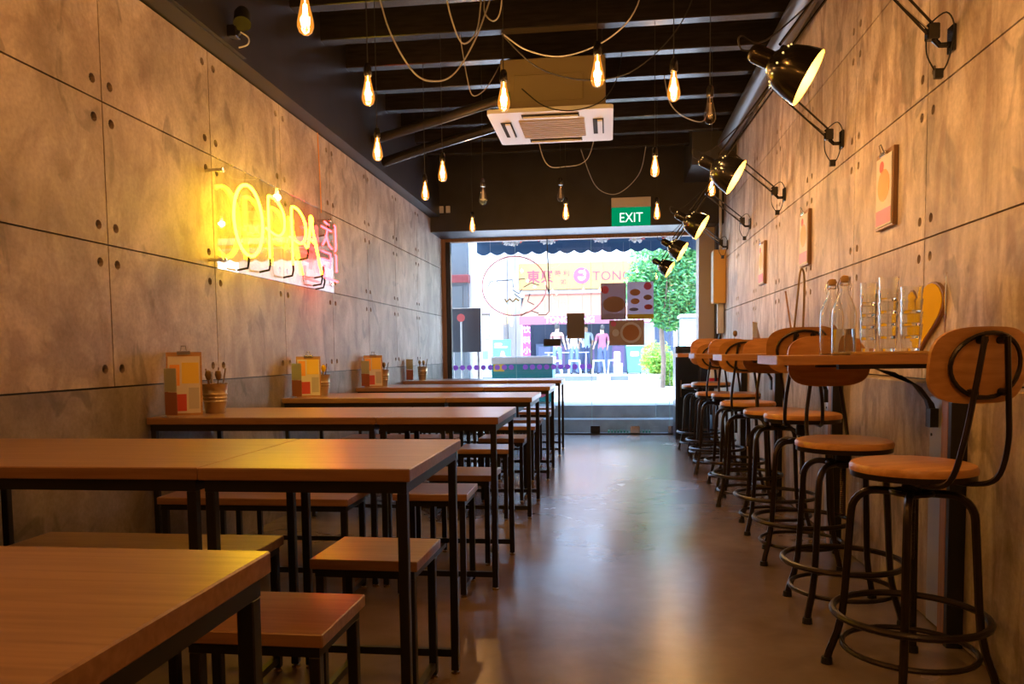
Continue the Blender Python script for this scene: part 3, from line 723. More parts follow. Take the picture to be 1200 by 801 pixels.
MB().bbox(-.20, .20, -.19, .20, 0, 1.10, .006).build('body', pm('navy_black', (.018,.022,.032), .3), cb)
MB().bbox(-.18, .18, -.205, -.19, .04, 1.06, .004).build('door', pm('navy_gloss', (.015,.02,.03), .15), cb)
MB().tube([(-.14,-.22,.5),(-.14,-.22,.7)], .008, 6).build('handle', M['chrome'], cb)
fe = thing('fire_extinguisher', 'red fire extinguisher on the right wall beside the dark cabinet', 'fire extinguisher', (1.16, 9.12, .62))
MB().lathe([(.0,.0),(.055,.0),(.06,.01),(.06,.30),(.05,.34),(.025,.36),(.0,.36)], 18, (-.0,0,0)).build('cylinder', pm('red_enamel', (.55,.02,.04), .3), fe, True)
MB().lathe([(.0605,.12),(.0608,.12),(.0608,.22),(.0605,.22)], 18).build('label_band', M['white'], fe, True)
MB().bbox(-.045, .03, -.012, .012, .36, .40, .003).build('valve', M['steel'], fe)
MB().bbox(.054, .10, -.03, .03, .05, .32, .003).build('wall_bracket', M['steel'], fe)

# ------------------------------------------------------------------ clipboards on the right wall
for i, (y, z) in enumerate([(3.98,1.61),(5.54,1.60),(7.03,1.60),(2.50,1.61)]):
    b = thing('clipboard', ['brown clipboard with a food menu, hung above the heart-shaped board', 'brown clipboard menu hung above the cutlery bucket', 'brown clipboard menu hung above the spoon jar', 'brown clipboard menu at the kitchen end'][i], 'clipboard', (XR, y, z), 0, 'clipboards on the right wall')
    MB().bbox(-.022, -.0, -.115, .115, 0, .36, .002).build('board', M['frame_wood'], b)
    MB().box(-.026, -.0222, -.105, .105, .012, .335).build('sheet', M['paper'], b)
    MB().box(-.0268, -.0261, -.10, .10, .02, .09).build('print_band', M['pink'], b)
    MB().prism([(.09*math.cos(a)*.9, .20+.075*math.sin(a)) for a in [2*math.pi*k/16 for k in range(16)]], -.0268, -.0261, 'YZ').build('print_dish', M['orange'], b)
    MB().prism([(.03+.03*math.cos(a), .29+.028*math.sin(a)) for a in [2*math.pi*k/12 for k in range(12)]], -.0268, -.0261, 'YZ').build('print_spot', M['red'], b)
    MB().bbox(-.036, -.022, -.04, .04, .335, .352, .002).build('clip', M['chrome'], b)
    MB().tube([(-.034,-.02,.35),(-.045,-.012,.385),(-.045,.012,.385),(-.034,.02,.35)], .003, 6).build('clip_loop', M['chrome'], b)

# ------------------------------------------------------------------ table-top sets along the left wall
def bucket(t, r=.062, h=.145):
    pr = [(.0,.0),(r*.74,.0),(r*.76,.004)]
    for z in (.4,.52,.64): pr += [(r*(.76+.24*z)-.0, h*z-.006), (r*(.76+.24*z)+.0035, h*z), (r*(.76+.24*z), h*z+.006)]
    pr += [(r,h-.004),(r+.004,h),(r-.001,h),(r*.74,.006),(.0,.006)]
    MB().lathe(pr, 24).build('pail', M['bucket'], t, True)
def menu_stand(name, label, loc, rz, group):
    t = thing(name, label, 'menu stand', loc, rz, group)
    MB().bbox(-.05, .05, -.04, .04, 0, .004, .001).build('foot', M['acrylic'], t)
    MB().bbox(-.05, .05, -.003, .003, .004, .235, .001).build('sheet', M['acrylic'], t)
    MB().box(-.045, .045, -.0005, .0005, .01, .115).build('card', pm('menu_card', (.42,.16,.10), .5), t)
    MB().box(-.045, .045, -.0005, .0005, .118, .225).build('painted_reflection', pm('reflection_sage', (.55,.62,.56), .4), t)  # opaque sage sheet: green outdoor reflection in the clear acrylic, put into colour
    return t
M['grey_print'] = pm('grey_print', (.5,.47,.45), .5)
def easel_board(label, loc, rz, group, tall=.30):
    t = thing('menu_clipboard', label, 'clipboard', loc, rz, group)
    q = .25
    def lean(x0, x1, z0, z1, d0, d1, nm, m):
        MB().add([(x0, d0+q*z0, z0),(x1, d0+q*z0, z0),(x1, d0+q*z1, z1),(x0, d0+q*z1, z1),(x0, d1+q*z0, z0),(x1, d1+q*z0, z0),(x1, d1+q*z1, z1),(x0, d1+q*z1, z1)],
                 [(0,1,2,3),(7,6,5,4),(0,4,5,1),(1,5,6,2),(2,6,7,3),(3,7,4,0)]).build(nm, m, t)
    lean(-.08, .08, 0, tall, 0, .006, 'board', M['counter_wood'])
    lean(-.072, .072, .01, tall-.02, -.002, -.0002, 'sheet', M['paper'])
    lean(-.066, .01, .02, .10, -.003, -.0022, 'print_block', M['red'])
    lean(-.01, .066, .15, .25, -.003, -.0022, 'print_block', M['yellow'])
    lean(-.064, -.02, .14, .24, -.003, -.0022, 'print_block', M['orange'])
    lean(.02, .066, .03, .13, -.003, -.0022, 'print_block', M['grey_print'])
    MB().bbox(-.03, .03, q*tall-.014, q*tall-.002, tall-.012, tall+.006, .002).tube([(-.015,q*tall-.008,tall),(-.01,q*tall-.008,tall+.03),(.01,q*tall-.008,tall+.03),(.015,q*tall-.008,tall)], .003, 6).build('clip', M['chrome'], t)
    return t
tn = ['third', 'fourth', 'fifth', 'sixth']
sets = [(2, 3.70, -1.93), (3, 5.24, -1.96), (4, 6.77, -1.975), (5, 8.32, -1.985)]
rowname = {2: 'fourth', 3: 'third', 4: 'second', 5: 'first'}
for n_, (k, y, bx) in enumerate(sets):
    rn = rowname[k]; off = TN[k]
    bk = thing('cutlery_bucket', 'small ribbed zinc bucket on the %s long table from the glass front' % rn, 'bucket', (bx, y, TZ), 0, 'cutlery buckets on the long tables'); bucket(bk, .062 if n_ < 3 else .055, .145)
    random.seed(20+n_)
    for j in range(5):
        a = 2*math.pi*j/5+.4; dx, dy = .03*math.cos(a), .03*math.sin(a); lx, ly = dx*1.5+random.uniform(-.01,.012), dy*1.4
        if j < 3:
            o = MB().tube([(dx*.5,dy*.5,.008),(lx,ly,.205+.02*random.random())], [.0028,.0036], 6).build('chopstick', M['frame_wood'] if j else M['brass'])
            tag(o, 'thin wooden chopstick standing in the bucket of the %s long table' % rn, 'chopstick', 'chopsticks in the table buckets'); o.location = (bx, y, TZ)
        else:
            o = MB().tube([(dx*.5,dy*.5,.008),(lx*.9,ly*.9,.165)], .003, 6).lathe([(.0,-.028),(.010,-.022),(.017,0),(.013,.018),(.0,.024)], 10, (lx*.95, ly*.95, .188)).build('spoon', M['brass'] if n_ != 1 else M['yellow_board'], None, True)
            tag(o, 'metal spoon standing bowl-up in the bucket of the %s long table' % rn, 'spoon', 'spoons in the table buckets'); o.location = (bx, y, TZ)
    menu_stand('menu_stand', 'clear acrylic menu stand on the %s long table from the glass front' % rn, (bx-.08, y-.235 if n_ else y-.26, TZ), R_(-25), 'acrylic menu stands on the long tables')
    if n_ < 3:
        easel_board('wooden clipboard menu leaning on the wall at the %s long table from the glass front' % rn, (bx-.08 if n_ == 0 else bx-.04, y-.145 if n_ == 0 else y-.13, TZ), R_(25 if n_ == 0 else 20), 'clipboard menus on the long tables', .30 if n_ == 0 else .27)
o = MB().bbox(-.016, .016, -.004, .004, 0, .20, .002).build('card_holder', M['galv']); tag(o, 'slim framed card standing behind the bucket on the fourth long table', 'card holder'); o.location = (-2.03, 3.85, TZ); o.rotation_euler = (0,0,R_(-15))
# ------------------------------------------------------------------ things on the wall counters
y1 = CY[0]
def swing_bottle(label, loc, water):
    t = thing('swing_top_bottle', label, 'bottle', loc, 0, 'swing-top water bottles')
    prof = [(.0,.0),(.040,.0),(.044,.004),(.044,.155),(.042,.175),(.030,.205),(.019,.228),(.015,.245),(.015,.262),(.018,.264),(.018,.276),(.014,.278)]
    MB().lathe(prof+[(.012,.276),(.013,.245),(.017,.228),(.028,.204),(.040,.174),(.0415,.155),(.0415,.008),(.0,.007)], 28).build('glass', M['glassware'], t, True)
    if water: MB().lathe([(.0,.008),(.041,.0085),(.041,.098),(.0,.098)], 28).build('water', M['water'], t, True)
    MB().lathe([(.0,.272),(.012,.274),(.016,.284),(.014,.298),(.0,.302)], 16).build('stopper', M['cork'], t, True)
    MB().tube([(-.02,0,.24),(-.026,.0,.262),(-.017,0,.29),(0,0,.297),(.017,0,.29),(.026,0,.262),(.02,0,.24)], .0018, 5).build('wire_bail', M['chrome'], t)
    return t
swing_bottle('half-full clear swing-top bottle, nearer the tray of glasses', (.885, y1+.12, CZ), True)
swing_bottle('empty-looking clear swing-top bottle behind the half-full one', (.880, y1+.27, CZ), False)
ty = MB().bbox(-.16, .14, -.10, .10, 0, .012, .003).build('tray', pm('wood_tray', (.50,.30,.10), .4)); ty.location = (1.06, y1+.16, CZ); tag(ty, 'thin wooden tray under the stacked tumblers', 'tray')
def tumbler(label, loc, r, h):
    t = MB().lathe([(.0,.0),(r*.78,.0),(r*.80,.004),(r,h),(r-.0035,h),(r*.78,.012),(.0,.011)], 24).build('tumbler', M['glassware'], None, True)
    t.location = loc; return tag(t, label, 'glass', 'stacked tumblers on the tray')
for sx_, sy_, n, r, h, nm in ((.968, .10, 5, .031, .085, 'slimmest'), (1.045, .12, 5, .036, .09, 'tallest'), (1.128, .12, 4, .040, .10, 'widest')):
    gap = .043 if n == 5 and r < .035 else .047
    for j in range(n):
        tumbler('clear tumbler, %s up in the %s stack on the tray' % (['lowest', 'second', 'third', 'fourth', 'fifth'][j], nm), (sx_, y1+sy_, CZ+.0125+j*gap*(1.0)), r, h)
hb = thing('heart_board', 'yellow heart-shaped board with dark rim on the right wall', 'board', (XR, 3.53, CZ))
hp = []
for k in range(40):
    a = 2*math.pi*k/40; hp.append((.0158*16*math.sin(a)**3*.92, .17+.0100*(13*math.cos(a)-5*math.cos(2*a)-2*math.cos(3*a)-math.cos(4*a))))
MB().prism([(y, z+.0) for y, z in hp], -.016, -.002, 'YZ').build('rim', M['frame_wood'], hb)
MB().prism([(y*.955, .17+(z-.17)*.955) for y, z in hp], -.019, -.0161, 'YZ').build('face', M['yellow_board'], hb)
menu_stand('menu_stand', 'clear acrylic menu stand on the bottle-laden counter', (1.22, y1+.05, CZ), R_(70), 'acrylic menu stands on the counters').scale = (1.1,1.1,1.25)
y2 = CY[1]
bk = thing('cutlery_bucket', 'dark cutlery bucket on the second wall counter', 'bucket', (1.06, y2+.25, CZ)); bucket(bk, .055, .13)
o = MB().tube([(.0,0,.006),(-.05,.02,.36)], .005, 6).build('long_stick', M['counter_wood']); o.location = (1.06, y2+.25, CZ); tag(o, 'long thin wooden stick leaning in the dark cutlery bucket', 'stick')
o = MB().tube(spline([(.0,0,.14),(.015,0,.30),(.03,0,.46),(.045,0,.48),(.055,0,.40),(.05,0,.14)],5), .006, 6).build('tongs', M['brass']); o.location = (1.06, y2+.27, CZ); tag(o, 'brass tongs upright in the dark cutlery bucket', 'tongs')
menu_stand('menu_stand', 'clear acrylic menu stand on the bucket-carrying counter', (1.21, y2+.10, CZ), R_(70), 'acrylic menu stands on the counters')
o = MB().bbox(-.05, .05, -.04, .04, 0, .05, .004).build('napkin_box', M['counter_wood']); o.location = (1.14, y2+.20, CZ); tag(o, 'small wooden napkin box beside the counter menu stand', 'box')
y3 = CY[2]
menu_stand('menu_stand', 'clear acrylic menu stand on the card-carrying counter', (1.08, y3+.16, CZ), R_(60), 'acrylic menu stands on the counters')
o = MB().bbox(-.05, .05, -.003, .003, 0, .24, .002).build('menu_card', M['frame_wood']); o.location = (1.15, y3+.27, CZ+.002); o.rotation_euler = (R_(-14), 0, R_(65)); tag(o, 'brown menu card leaning by the acrylic stand on the third counter', 'menu card')
jr = thing('spoon_jar', 'short jar of spoons on the third wall counter', 'jar', (.93, y3+.22, CZ)); MB().lathe([(.0,.0),(.034,.0),(.036,.09),(.033,.09),(.031,.006),(.0,.006)], 18).build('jar', M['galv'], jr, True)
o = MB().tube([(0,0,.01),(.012,0,.13)], .003, 6).lathe([(.0,-.026),(.013,-.018),(.019,0),(.013,.018),(.0,.024)], 10, (.014,0,.15)).build('spoon', M['brass'], None, True); o.location = (.93, y3+.22, CZ); tag(o, 'metal spoon standing in the short jar', 'spoon')

# ------------------------------------------------------------------ outside: ground
M['pave'] = pm('pale_paving', (.60,.60,.60), .7, noise=.08, nscale=3)
M['stepstone'] = pm('grey_stone_step', (.26,.32,.35), .5, noise=.2, nscale=6)
M['asphalt'] = pm('pale_asphalt', (.42,.42,.43), .8, noise=.08, nscale=4)
PZ = .33
st1 = struct(MB().bbox(-3, 2.2, 10.42, 10.80, -.1, .165, .006).build('step', M['stepstone']), 'lower grey stone step')
st2 = struct(MB().bbox(-3, .62, 10.70, 11.2, -.1, PZ, .006).build('step', M['stepstone']), 'upper grey stone step')
struct(MB().bbox(.625, 3.2, 10.78, 11.2, -.1, PZ-.002, .006).build('step', M['stepstone']), 'upper grey stone step, return')
struct(MB().box(-12, 12, 11.0, 13.4, -.1, PZ+.002).build('pavement', M['pave']), 'pale sunlit pavement outside')
struct(MB().box(-12, 12, 13.4, 23.4, -.2, .20).build('road', M['asphalt']), 'sunlit road')
struct(MB().box(-12, 12, 23.4, 23.65, -.1, .34).build('kerb', pm('kerb_stone', (.10,.12,.14), .7)), 'grey kerb across the road')
struct(MB().box(-12, 12, 23.65, 30, -.1, .345).build('pavement', M['pave']), 'pavement in front of the shop across the road')
struct(MB().box(-3, 3, 10.15, 10.45, -.16, -.005).build('threshold', M['stepstone']), 'stone threshold')
dg_ = thing('drain_grate', 'green slotted grate at the foot of the steps', 'grate', (.25, 10.33, 0))
MB().box(-.28, .28, -.07, .07, -.02, .004).build('tray', pm('grate_green', (.02,.20,.14), .4), dg_)
for i in range(14): MB().box(-.27+.04*i, -.25+.04*i, -.065, .065, .004, .03).build('bar', pm('grate_green_bar', (.03,.32,.20), .35) if i == 0 else dg_.children[1].data.materials[0], dg_)
for x0, x1 in ((-.35, .03), (.55, 1.35), (2.1, 3.0)):
    o = MB().bbox(x0, x1, 23.30, 23.40, .20, .35, .01).build('kerb_marking', M['white']); tag(o, 'white painted kerb block across the road', 'kerb block', 'white kerb blocks')

# ------------------------------------------------------------------ outside: our awning, garlands, boards by the glass
aw = thing('awning', 'navy canvas awning with scalloped valance over the glass front', 'awning', (0, 10.36, 2.9))
M['canvas'] = backlit('navy_canvas', (.055,.12,.21), .35, .8)
MB().add([(-1.95,0,.0),(3.2,0,.0),(3.2,1.42,-.17),(-1.95,1.42,-.17),(-1.95,0,-.012),(3.2,0,-.012),(3.2,1.42,-.182),(-1.95,1.42,-.182)], [(0,1,2,3),(7,6,5,4),(0,4,5,1),(1,5,6,2),(2,6,7,3),(3,7,4,0)]).build('canopy', M['canvas'], aw)
sc = [(-1.95,-.17)]
x = -1.95; bot = []
while x < 3.2-.01:
    for k in range(7): bot.append((x+.206*k/6.0*.999, -.365-.045*math.sin(math.pi*k/6.0)))
    x += .206
MB().prism([(bot[0][0],-.17)] + bot + [(bot[-1][0],-.17)], 1.42, 1.428, 'XZ').build('valance', M['canvas'], aw)
MB().tube([(-1.95,1.40,-.19),(3.2,1.40,-.19)], .018, 8).build('front_bar', M['white'], aw)
for x in (-1.6, -.25, 1.1): MB().tube([(x,.02,-.02),(x+.1,.7,-.16),(x,1.39,-.19)], .014, 6).build('folding_arm', M['white'], aw)
MB().tube([(-1.95,.62,-.15),(3.2,.62,-.15)], .012, 6).build('mid_bar', M['chrome'], aw)
def garland(x0, x1, y, z, sag, label):
    random.seed(int(x0*100))
    t = thing('tinsel_garland', label, 'garland', ((x0+x1)/2, y, z), 0, 'tinsel garlands under the awning'); w = (x1-x0)/2
    for mi, (nm, m) in enumerate((('red_tinsel', M['red']), ('silver_tinsel', M['white']))):
        b = MB()
        for k in range(110):
            u = random.uniform(-1, 1)
            if (abs(u) < .45) != (mi == 1): continue
            c = Vector((w*u, random.uniform(-.015,.015), -sag*(1-u*u)+random.uniform(-.015,.015)))
            d = Vector((random.uniform(-1,1), random.uniform(-1,1), random.uniform(-1,1))).normalized()*.035
            b.tube([c-d, c+d], [.012, .002], 4)
        o = b.build(nm, m, t); o['kind'] = 'stuff'
    for sx in (-1, 1): MB().tube([(sx*w,0,-.01),(sx*w,0,.165)], .003, 4).build('thread', M['cable'], t)
    return t
for x0, x1 in ((-1.55,-1.05), (-1.0,-.62), (-.30,.10), (.18,.55), (.62,1.05)):
    garland(x0, x1, 10.75, 2.68, .16, 'red and silver tinsel swag hanging under the navy awning')
cl_ = thing('window_bulb', 'clear hanging bulb outside the glass under the awning', 'pendant bulb', (.33, 10.6, 2.58)); bulb_parts(cl_, False, .275)
# round neon ring hung behind the glass, seen from the back
nr = thing('window_neon_ring', 'unlit round neon sign hung in the window, seen from behind', 'neon sign', (-1.19, YG-.06, 1.89))
MB().tube([(.41*math.cos(2*math.pi*k/48), 0, .37*math.sin(2*math.pi*k/48)) for k in range(48)], .009, 8, True).build('ring', backlit('pale_pink_tube', (.95,.62,.60), .6), nr, True)
for pts in ([(-.34,-.02),(-.30,.06),(-.24,.07)], [(-.22,.07),(-.02,.075),(-.01,-.02)], [(.06,.08),(.14,.085)], [(-.23,.07),(-.18,.02)], [(.12,-.02),(.22,.03),(.32,.0)], [(.0,-.10),(.08,-.16)], [(.20,-.10),(.17,-.20),(.25,-.24)], [(.08,-.38),(.16,-.33)], [(.22,-.32),(.31,-.35)], [(-.02,-.05),(.06,-.10),(.10,-.04)]):
    MB().tube([(a, -.01, b) for a, b in pts], .006, 6).build('blocked_tube', M['neon_off'], nr)
MB().tube([(-.12,.0,-.16),(-.10,.0,-.20),(-.06,0,-.16),(-.02,0,-.20),(.02,0,-.16),(.06,0,-.19)], .012, 6).build('yellow_tube', M['yellow'], nr)
MB().tube([(.41,0,0),(.44,.0,-.1),(.44,.0,-.33),(.40,.0,-.37),(.30,0,-.37)], .006, 6).build('cable', M['cable_b'], nr)
MB().tube([(.44,0,-.1),(.43,.0,.30),(.42,.0,.58)], .008, 6).build('hanger', M['steel'], nr)
MB().tube([(-.30,0,.26),(-.30,0,.58)], .002, 4).build('hanging_wire', M['cable'], nr)
# decals on the glass
pane0 = [o for o in wg.children if o.name.startswith('pane') and not o.name.startswith('pane_edge')]
dm = backlit('lilac_decal', (.45,.25,.62), .6)
for i in range(20):
    x = -1.97 + .0905*i
    pn = pane0[0] if x < -1.175 else pane0[1]
    if min(abs(x+1.175), abs(x+.215)) < .03: continue
    MB().prism([(x+.034*math.cos(a), .863+.034*math.sin(a)) for a in [2*math.pi*k/16 for k in range(16)]], YG-.0065, YG-.0052, 'XZ').build('round_decal', dm, pn)
# posters and boards hanging inside the glass
def poster(name, label, x0, x1, z0, z1, base, extras, cat='poster'):
    t = thing(name, label, cat, ((x0+x1)/2, YG-.03, z0))
    w, h = x1-x0, z1-z0
    MB().box(-w/2, w/2, -.003, .003, 0, h).build('sheet', base, t)
    for nm, m, kind, a in extras:
        if kind == 'e': poly = [(a[0]*w+a[2]*w*math.cos(u), a[1]*h+a[3]*h*math.sin(u)) for u in [2*math.pi*k/18 for k in range(18)]]
        else: poly = [(a[0]*w, a[1]*h), (a[2]*w, a[1]*h), (a[2]*w, a[3]*h), (a[0]*w, a[3]*h)]
        MB().prism(poly, -.0045 - (a[4] if len(a) > 4 else 0), -.0032, 'XZ').build(nm, m, t)
    for sx in (-.4, .4): MB().tube([(sx*w, 0, h), (sx*w, 0, min(h+.5, 2.46-z0))], .0012, 4).build('hanging_wire', M['cable'], t)
    return t
pg = backlit('poster_grey_lilac', (.42,.38,.50), .25); fr_ = backlit('fried_chicken', (.60,.28,.12), .4); fr2 = backlit('fried_chicken_dark', (.42,.24,.16), .4); PK = backlit('badge_pink', (.75,.15,.30), .4); YP = backlit('strip_yellow', (.75,.65,.10), .4)
poster('poster', 'lilac grey poster of fried chicken with a pink round badge', -.102, .210, 1.447, 1.900, pg, [('dish', fr2, 'e', (.02,.42,.44,.22)), ('badge', PK, 'e', (-.33,.82,.15,.11,.001)), ('caption', backlit('caption_lilac', (.38,.34,.55), .3), 'r', (-.5,.0,.5,.16))])
poster('poster', 'white menu poster with four dishes and a yellow strip', .224, .549, 1.450, 1.908, backlit('poster_white', (.60,.60,.74), .3),
       [('dish', fr_, 'e', (-.2,.72,.2,.09)), ('dish', fr_, 'e', (-.2,.48,.17,.08)), ('dish', fr2, 'e', (.28,.58,.16,.07)), ('dish', backlit('dish_red', (.6,.12,.12), .4), 'e', (.30,.32,.16,.07)), ('dish', pm('slate_print', (.10,.10,.15), .5), 'e', (-.25,.26,.18,.045)), ('strip', YP, 'r', (-.5,.0,.5,.13)), ('badge', PK, 'e', (.28,.88,.15,.10,.001))])
poster('poster', 'wooden-background poster of fried chicken in a paper-lined bowl', .002, .433, 1.125, 1.438, backlit('poster_wood', (.42,.28,.20), .3),
       [('bowl', backlit('bowl_paper', (.75,.72,.74), .3), 'e', (.12,.5,.31,.42)), ('dish', fr_, 'e', (.12,.5,.24,.32,.001)), ('sauce_cup', backlit('cup_white', (.75,.75,.78), .3), 'e', (-.32,.5,.10,.15)), ('badge', PK, 'e', (-.38,.86,.08,.11))])
poster('notice_board', 'plain brown board hanging in the glass front', -.531, -.308, 1.22, 1.534, pm('brown_board', (.14,.11,.09), .5), [('lower_edge', backlit('bowl_paper', (.75,.72,.74), .3), 'r', (-.5,-.02,.5,.02))], 'board')
poster('black_sign', 'small black oblong sign hanging in the glass front', -.825, -.609, 1.128, 1.217, pm('black_card', (.01,.01,.012), .5), [('foot_strip', pm('teal_card', (.02,.35,.30), .5), 'r', (-.5,-.06,-.1,.04))], 'sign')
# dark board, round sign and post outside the left pane
db = thing('menu_board', 'dark slate board standing outside the left pane', 'board', (-1.97, 10.95, .33))
MB().bbox(-.235, .20, -.02, .02, .735, 1.345, .004).build('panel', pm('slate_board', (.045,.06,.085), .5), db)
for x in (-.2, .16): MB().bbox(x-.015, x+.015, -.015, .015, 0, .735, .002).build('leg', M['galv'], db)
rs = thing('round_sign', 'round red sign on a thin white post in front of the slate board', 'sign', (-2.02, 10.80, .165))
MB().tube([(0,0,0),(0,0,1.36)], .012, 8).build('post', M['white'], rs)
MB().lathe([(.0,-.004),(.055,-.004),(.055,.004),(.0,.004)], 24, (0,-.018,1.37), (0,1,0)).build('disc', pm('coral_red', (.80,.16,.18), .4), rs)
# chest freezer
fz = thing('chest_freezer', 'teal and white chest freezer on the pavement outside the glass', 'freezer', (-1.21, 11.30, PZ))
tl = pm('freezer_teal', (.02,.30,.34), .4)
MB().bbox(-.43, .43, -.28, .28, .03, .56, .01).build('body', tl, fz)
MB().bbox(-.44, .44, -.29, .29, .56, .66, .01).build('lid_frame', M['white'], fz)
MB().box(-.40, .40, -.25, .25, .66, .668).build('lid', M['white'], fz)
MB().prism([(.25+.13*math.cos(a), .22+.13*math.sin(a)) for a in [2*math.pi*k/20 for k in range(20)]], -.2845, -.2802, 'XZ').build('round_logo', pm('logo_rose', (.70,.20,.30), .5), fz)
MB().box(-.40, -.25, -.2845, -.2802, .46, .56).build('sticker', M['yellow'], fz)
for x in (-.36, .36): MB().lathe([(.0,.0),(.02,.0),(.02,.03),(.0,.03)], 10, (x,-.2,0)).build('castor', M['rubber'], fz)

# ------------------------------------------------------------------ outside: left pillar of the covered walk
pl = bpy.data.objects.new('pillar', None); col.objects.link(pl); pl['kind'] = 'structure'; pl['label'] = 'pale pillar of the covered walk'; pl.location = (-2.35, 12.3, PZ)
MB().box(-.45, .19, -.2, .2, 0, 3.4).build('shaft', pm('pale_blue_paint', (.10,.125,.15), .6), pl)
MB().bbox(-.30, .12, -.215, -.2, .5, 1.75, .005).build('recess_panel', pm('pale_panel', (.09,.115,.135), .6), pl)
MB().bbox(-.50, .22, -.24, .24, 1.80, 1.92, .006).build('maroon_band', pm('maroon_paint', (.20,.03,.04), .5), pl)
MB().bbox(.19, .34, -.1, .2, 0, 3.4, .005).build('pilaster', M['white'], pl)

# ------------------------------------------------------------------ outside: shops across the road
def facade(name, label, x0, x1, y, z1, mat):
    t = thing(name, label, 'building', ((x0+x1)/2, y, .345)); w = x1-x0
    return t, w
sw = pm('shop_white', (.42,.40,.40), .7); cr = pm('shop_cream', (.80,.66,.52), .7)
tb = thing('shop_building', 'white shophouse with orange signboard and awning across the road', 'building', (-.2, 27.0, .345))
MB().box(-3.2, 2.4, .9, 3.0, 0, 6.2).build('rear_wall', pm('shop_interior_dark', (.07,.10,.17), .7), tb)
MB().box(-3.2, 2.5, -.2, .9, 2.55, 6.2).build('upper_wall', sw, tb)
MB().box(-3.2, -2.75, -.2, .9, 0, 2.55).build('side_pier', sw, tb)
MB().box(1.15, 1.7, -.2, .9, 0, 2.55).build('side_pier', sw, tb)
for i, x in enumerate((-2.3, -.6, 1.1)):
    f_ = MB().bbox(x, x+1.1, -.26, -.2, 4.3, 5.6, .02).build('window', M['offwhite'], tb)
    MB().box(x+.1, x+1.0, -.275, -.262, 4.4, 5.5).build('pane', pm('far_pane', (.25,.32,.38), .2) if i == 0 else bpy.data.materials['far_pane'], f_)
sg = thing('shop_signboard', 'orange-yellow shop signboard with red lettering across the road', 'sign', (-.55, 26.72, 3.14))
MB().bbox(-2.45, 3.0, -.06, .06, 0, .88, .01).build('board', pm('sign_orange', (.40,.205,.058), .5), sg)
rdp = pm('sign_red', (.30,.025,.05), .5)
RT = (R_(90), 0, 0)
text_mesh('TONG HENG', 'lettering', rdp, sg, (-.0, -.066, .40), .44, RT, .006, 'LEFT')
text_mesh('\u6771', 'character', rdp, sg, (-1.96, -.066, .40), .46, RT, .006, bold=.008)
text_mesh('\u8208', 'character', rdp, sg, (-1.50, -.066, .40), .44, RT, .006, bold=.008)
text_mesh('\u6642 \u5229', 'small_lettering', rdp, sg, (-1.0, -.066, .52), .22, RT, .004)
text_mesh('\u5982', 'small_lettering', rdp, sg, (-.96, -.066, .24), .20, RT, .004)
lg_ = MB().lathe([(.0,.0),(.27,.0),(.27,.01),(.0,.01)], 28, (-.35, -.061, .44), (0,-1,0)).build('round_crest', pm('crest_pink', (.38,.05,.13), .5), sg)
MB().prism([(-.35+.13*math.cos(a), .40+.12*math.sin(a)) for a in [R_(180+15*k) for k in range(13)]], -.076, -.0712, 'XZ').build('crest_mark', pm('crest_pale', (.95,.80,.70), .5), lg_)
MB().prism(rrect(.20, .08, .035, 4, -.35, .56), -.076, -.0712, 'XZ').build('crest_mark', bpy.data.materials['crest_pale'], lg_)
sa = thing('shop_awning', 'orange and pink shop awning with white lettering across the road', 'awning', (-.55, 26.6, 2.02))
ao = pm('awning_salmon', (.15,.055,.036), .7); ap = pm('awning_pink', (.22,.075,.11), .7)
MB().add([(-2.25,0,.98),(2.9,0,.98),(2.9,-1.7,.16),(-2.25,-1.7,.16),(-2.25,0,.94),(2.9,0,.94),(2.9,-1.7,.12),(-2.25,-1.7,.12)], [(0,1,2,3),(7,6,5,4),(0,4,5,1),(1,5,6,2),(2,6,7,3),(3,7,4,0)]).build('canopy', ao, sa)
MB().box(-2.25, 2.9, -1.73, -1.70, -.10, .16).build('valance', ap, sa)
nrm = Vector((0, -.82, 1.7)).normalized()
sl_ang = math.atan2(.82, 1.7)
text_mesh('TONG HENG', 'lettering', M['white'], sa, (-1.45, -1.735, .03), .26, RT, .004, 'LEFT', bold=.006)
text_mesh('TONG HENG', 'lettering', M['white'], sa, (.65, -1.735, .03), .26, RT, .004, 'LEFT', bold=.006)
MB().tube([(.95+.0,-.80,.62),(.95,-.86,.60)], .001, 3)
el = [( .78+.42*math.cos(a), -.82+.40*math.sin(a)) for a in [2*math.pi*k/24 for k in range(24)]]
MB().add([(x, y, .98+(y)*.82/1.7*1.0+.004) for x, y in el]+[(x, y, .98+(y)*.82/1.7*1.0+.016) for x, y in el], [tuple(range(24))[::-1], tuple(range(24,48))]+[(i,(i+1)%24,24+(i+1)%24,24+i) for i in range(24)]).build('white_roundel', M['white'], sa)
vb = thing('vertical_banner', 'purple vertical banner with white characters by the shop', 'banner', (-2.60, 25.0, .36))
MB().box(-.14, .14, -.01, .01, .1, 1.62).build('cloth', pm('banner_purple', (.20,.03,.14), .6), vb)
MB().box(-.135, -.115, -.013, -.0102, .1, 1.6).build('stripe', M['white'], vb)
for i, ch in enumerate('\u996e\u6599\u5c0f\u98df'): text_mesh(ch, 'character', M['white'], vb, (.02, -.013, 1.40-.33*i), .24, RT, .002)
for z in (.1, 1.62): MB().tube([(-.16,0,z),(.16,0,z)], .012, 6).build('rail', M['galv'], vb)
MB().tube([(-.15,.02,0),(-.15,.02,1.66)], .015, 6).build('pole', M['galv'], vb)
lbld = thing('left_building', 'white building with shutter and teal poster across the road', 'building', (-4.3, 25.6, .345))
MB().box(-3.0, .885, 0, 3.0, 0, 5.5).build('wall', sw, lbld)
shut = MB().bbox(-.35, .45, -.05, 0, 1.15, 1.95, .01).build('shutter', pm('shutter_cream', (.24,.21,.18), .6), lbld)
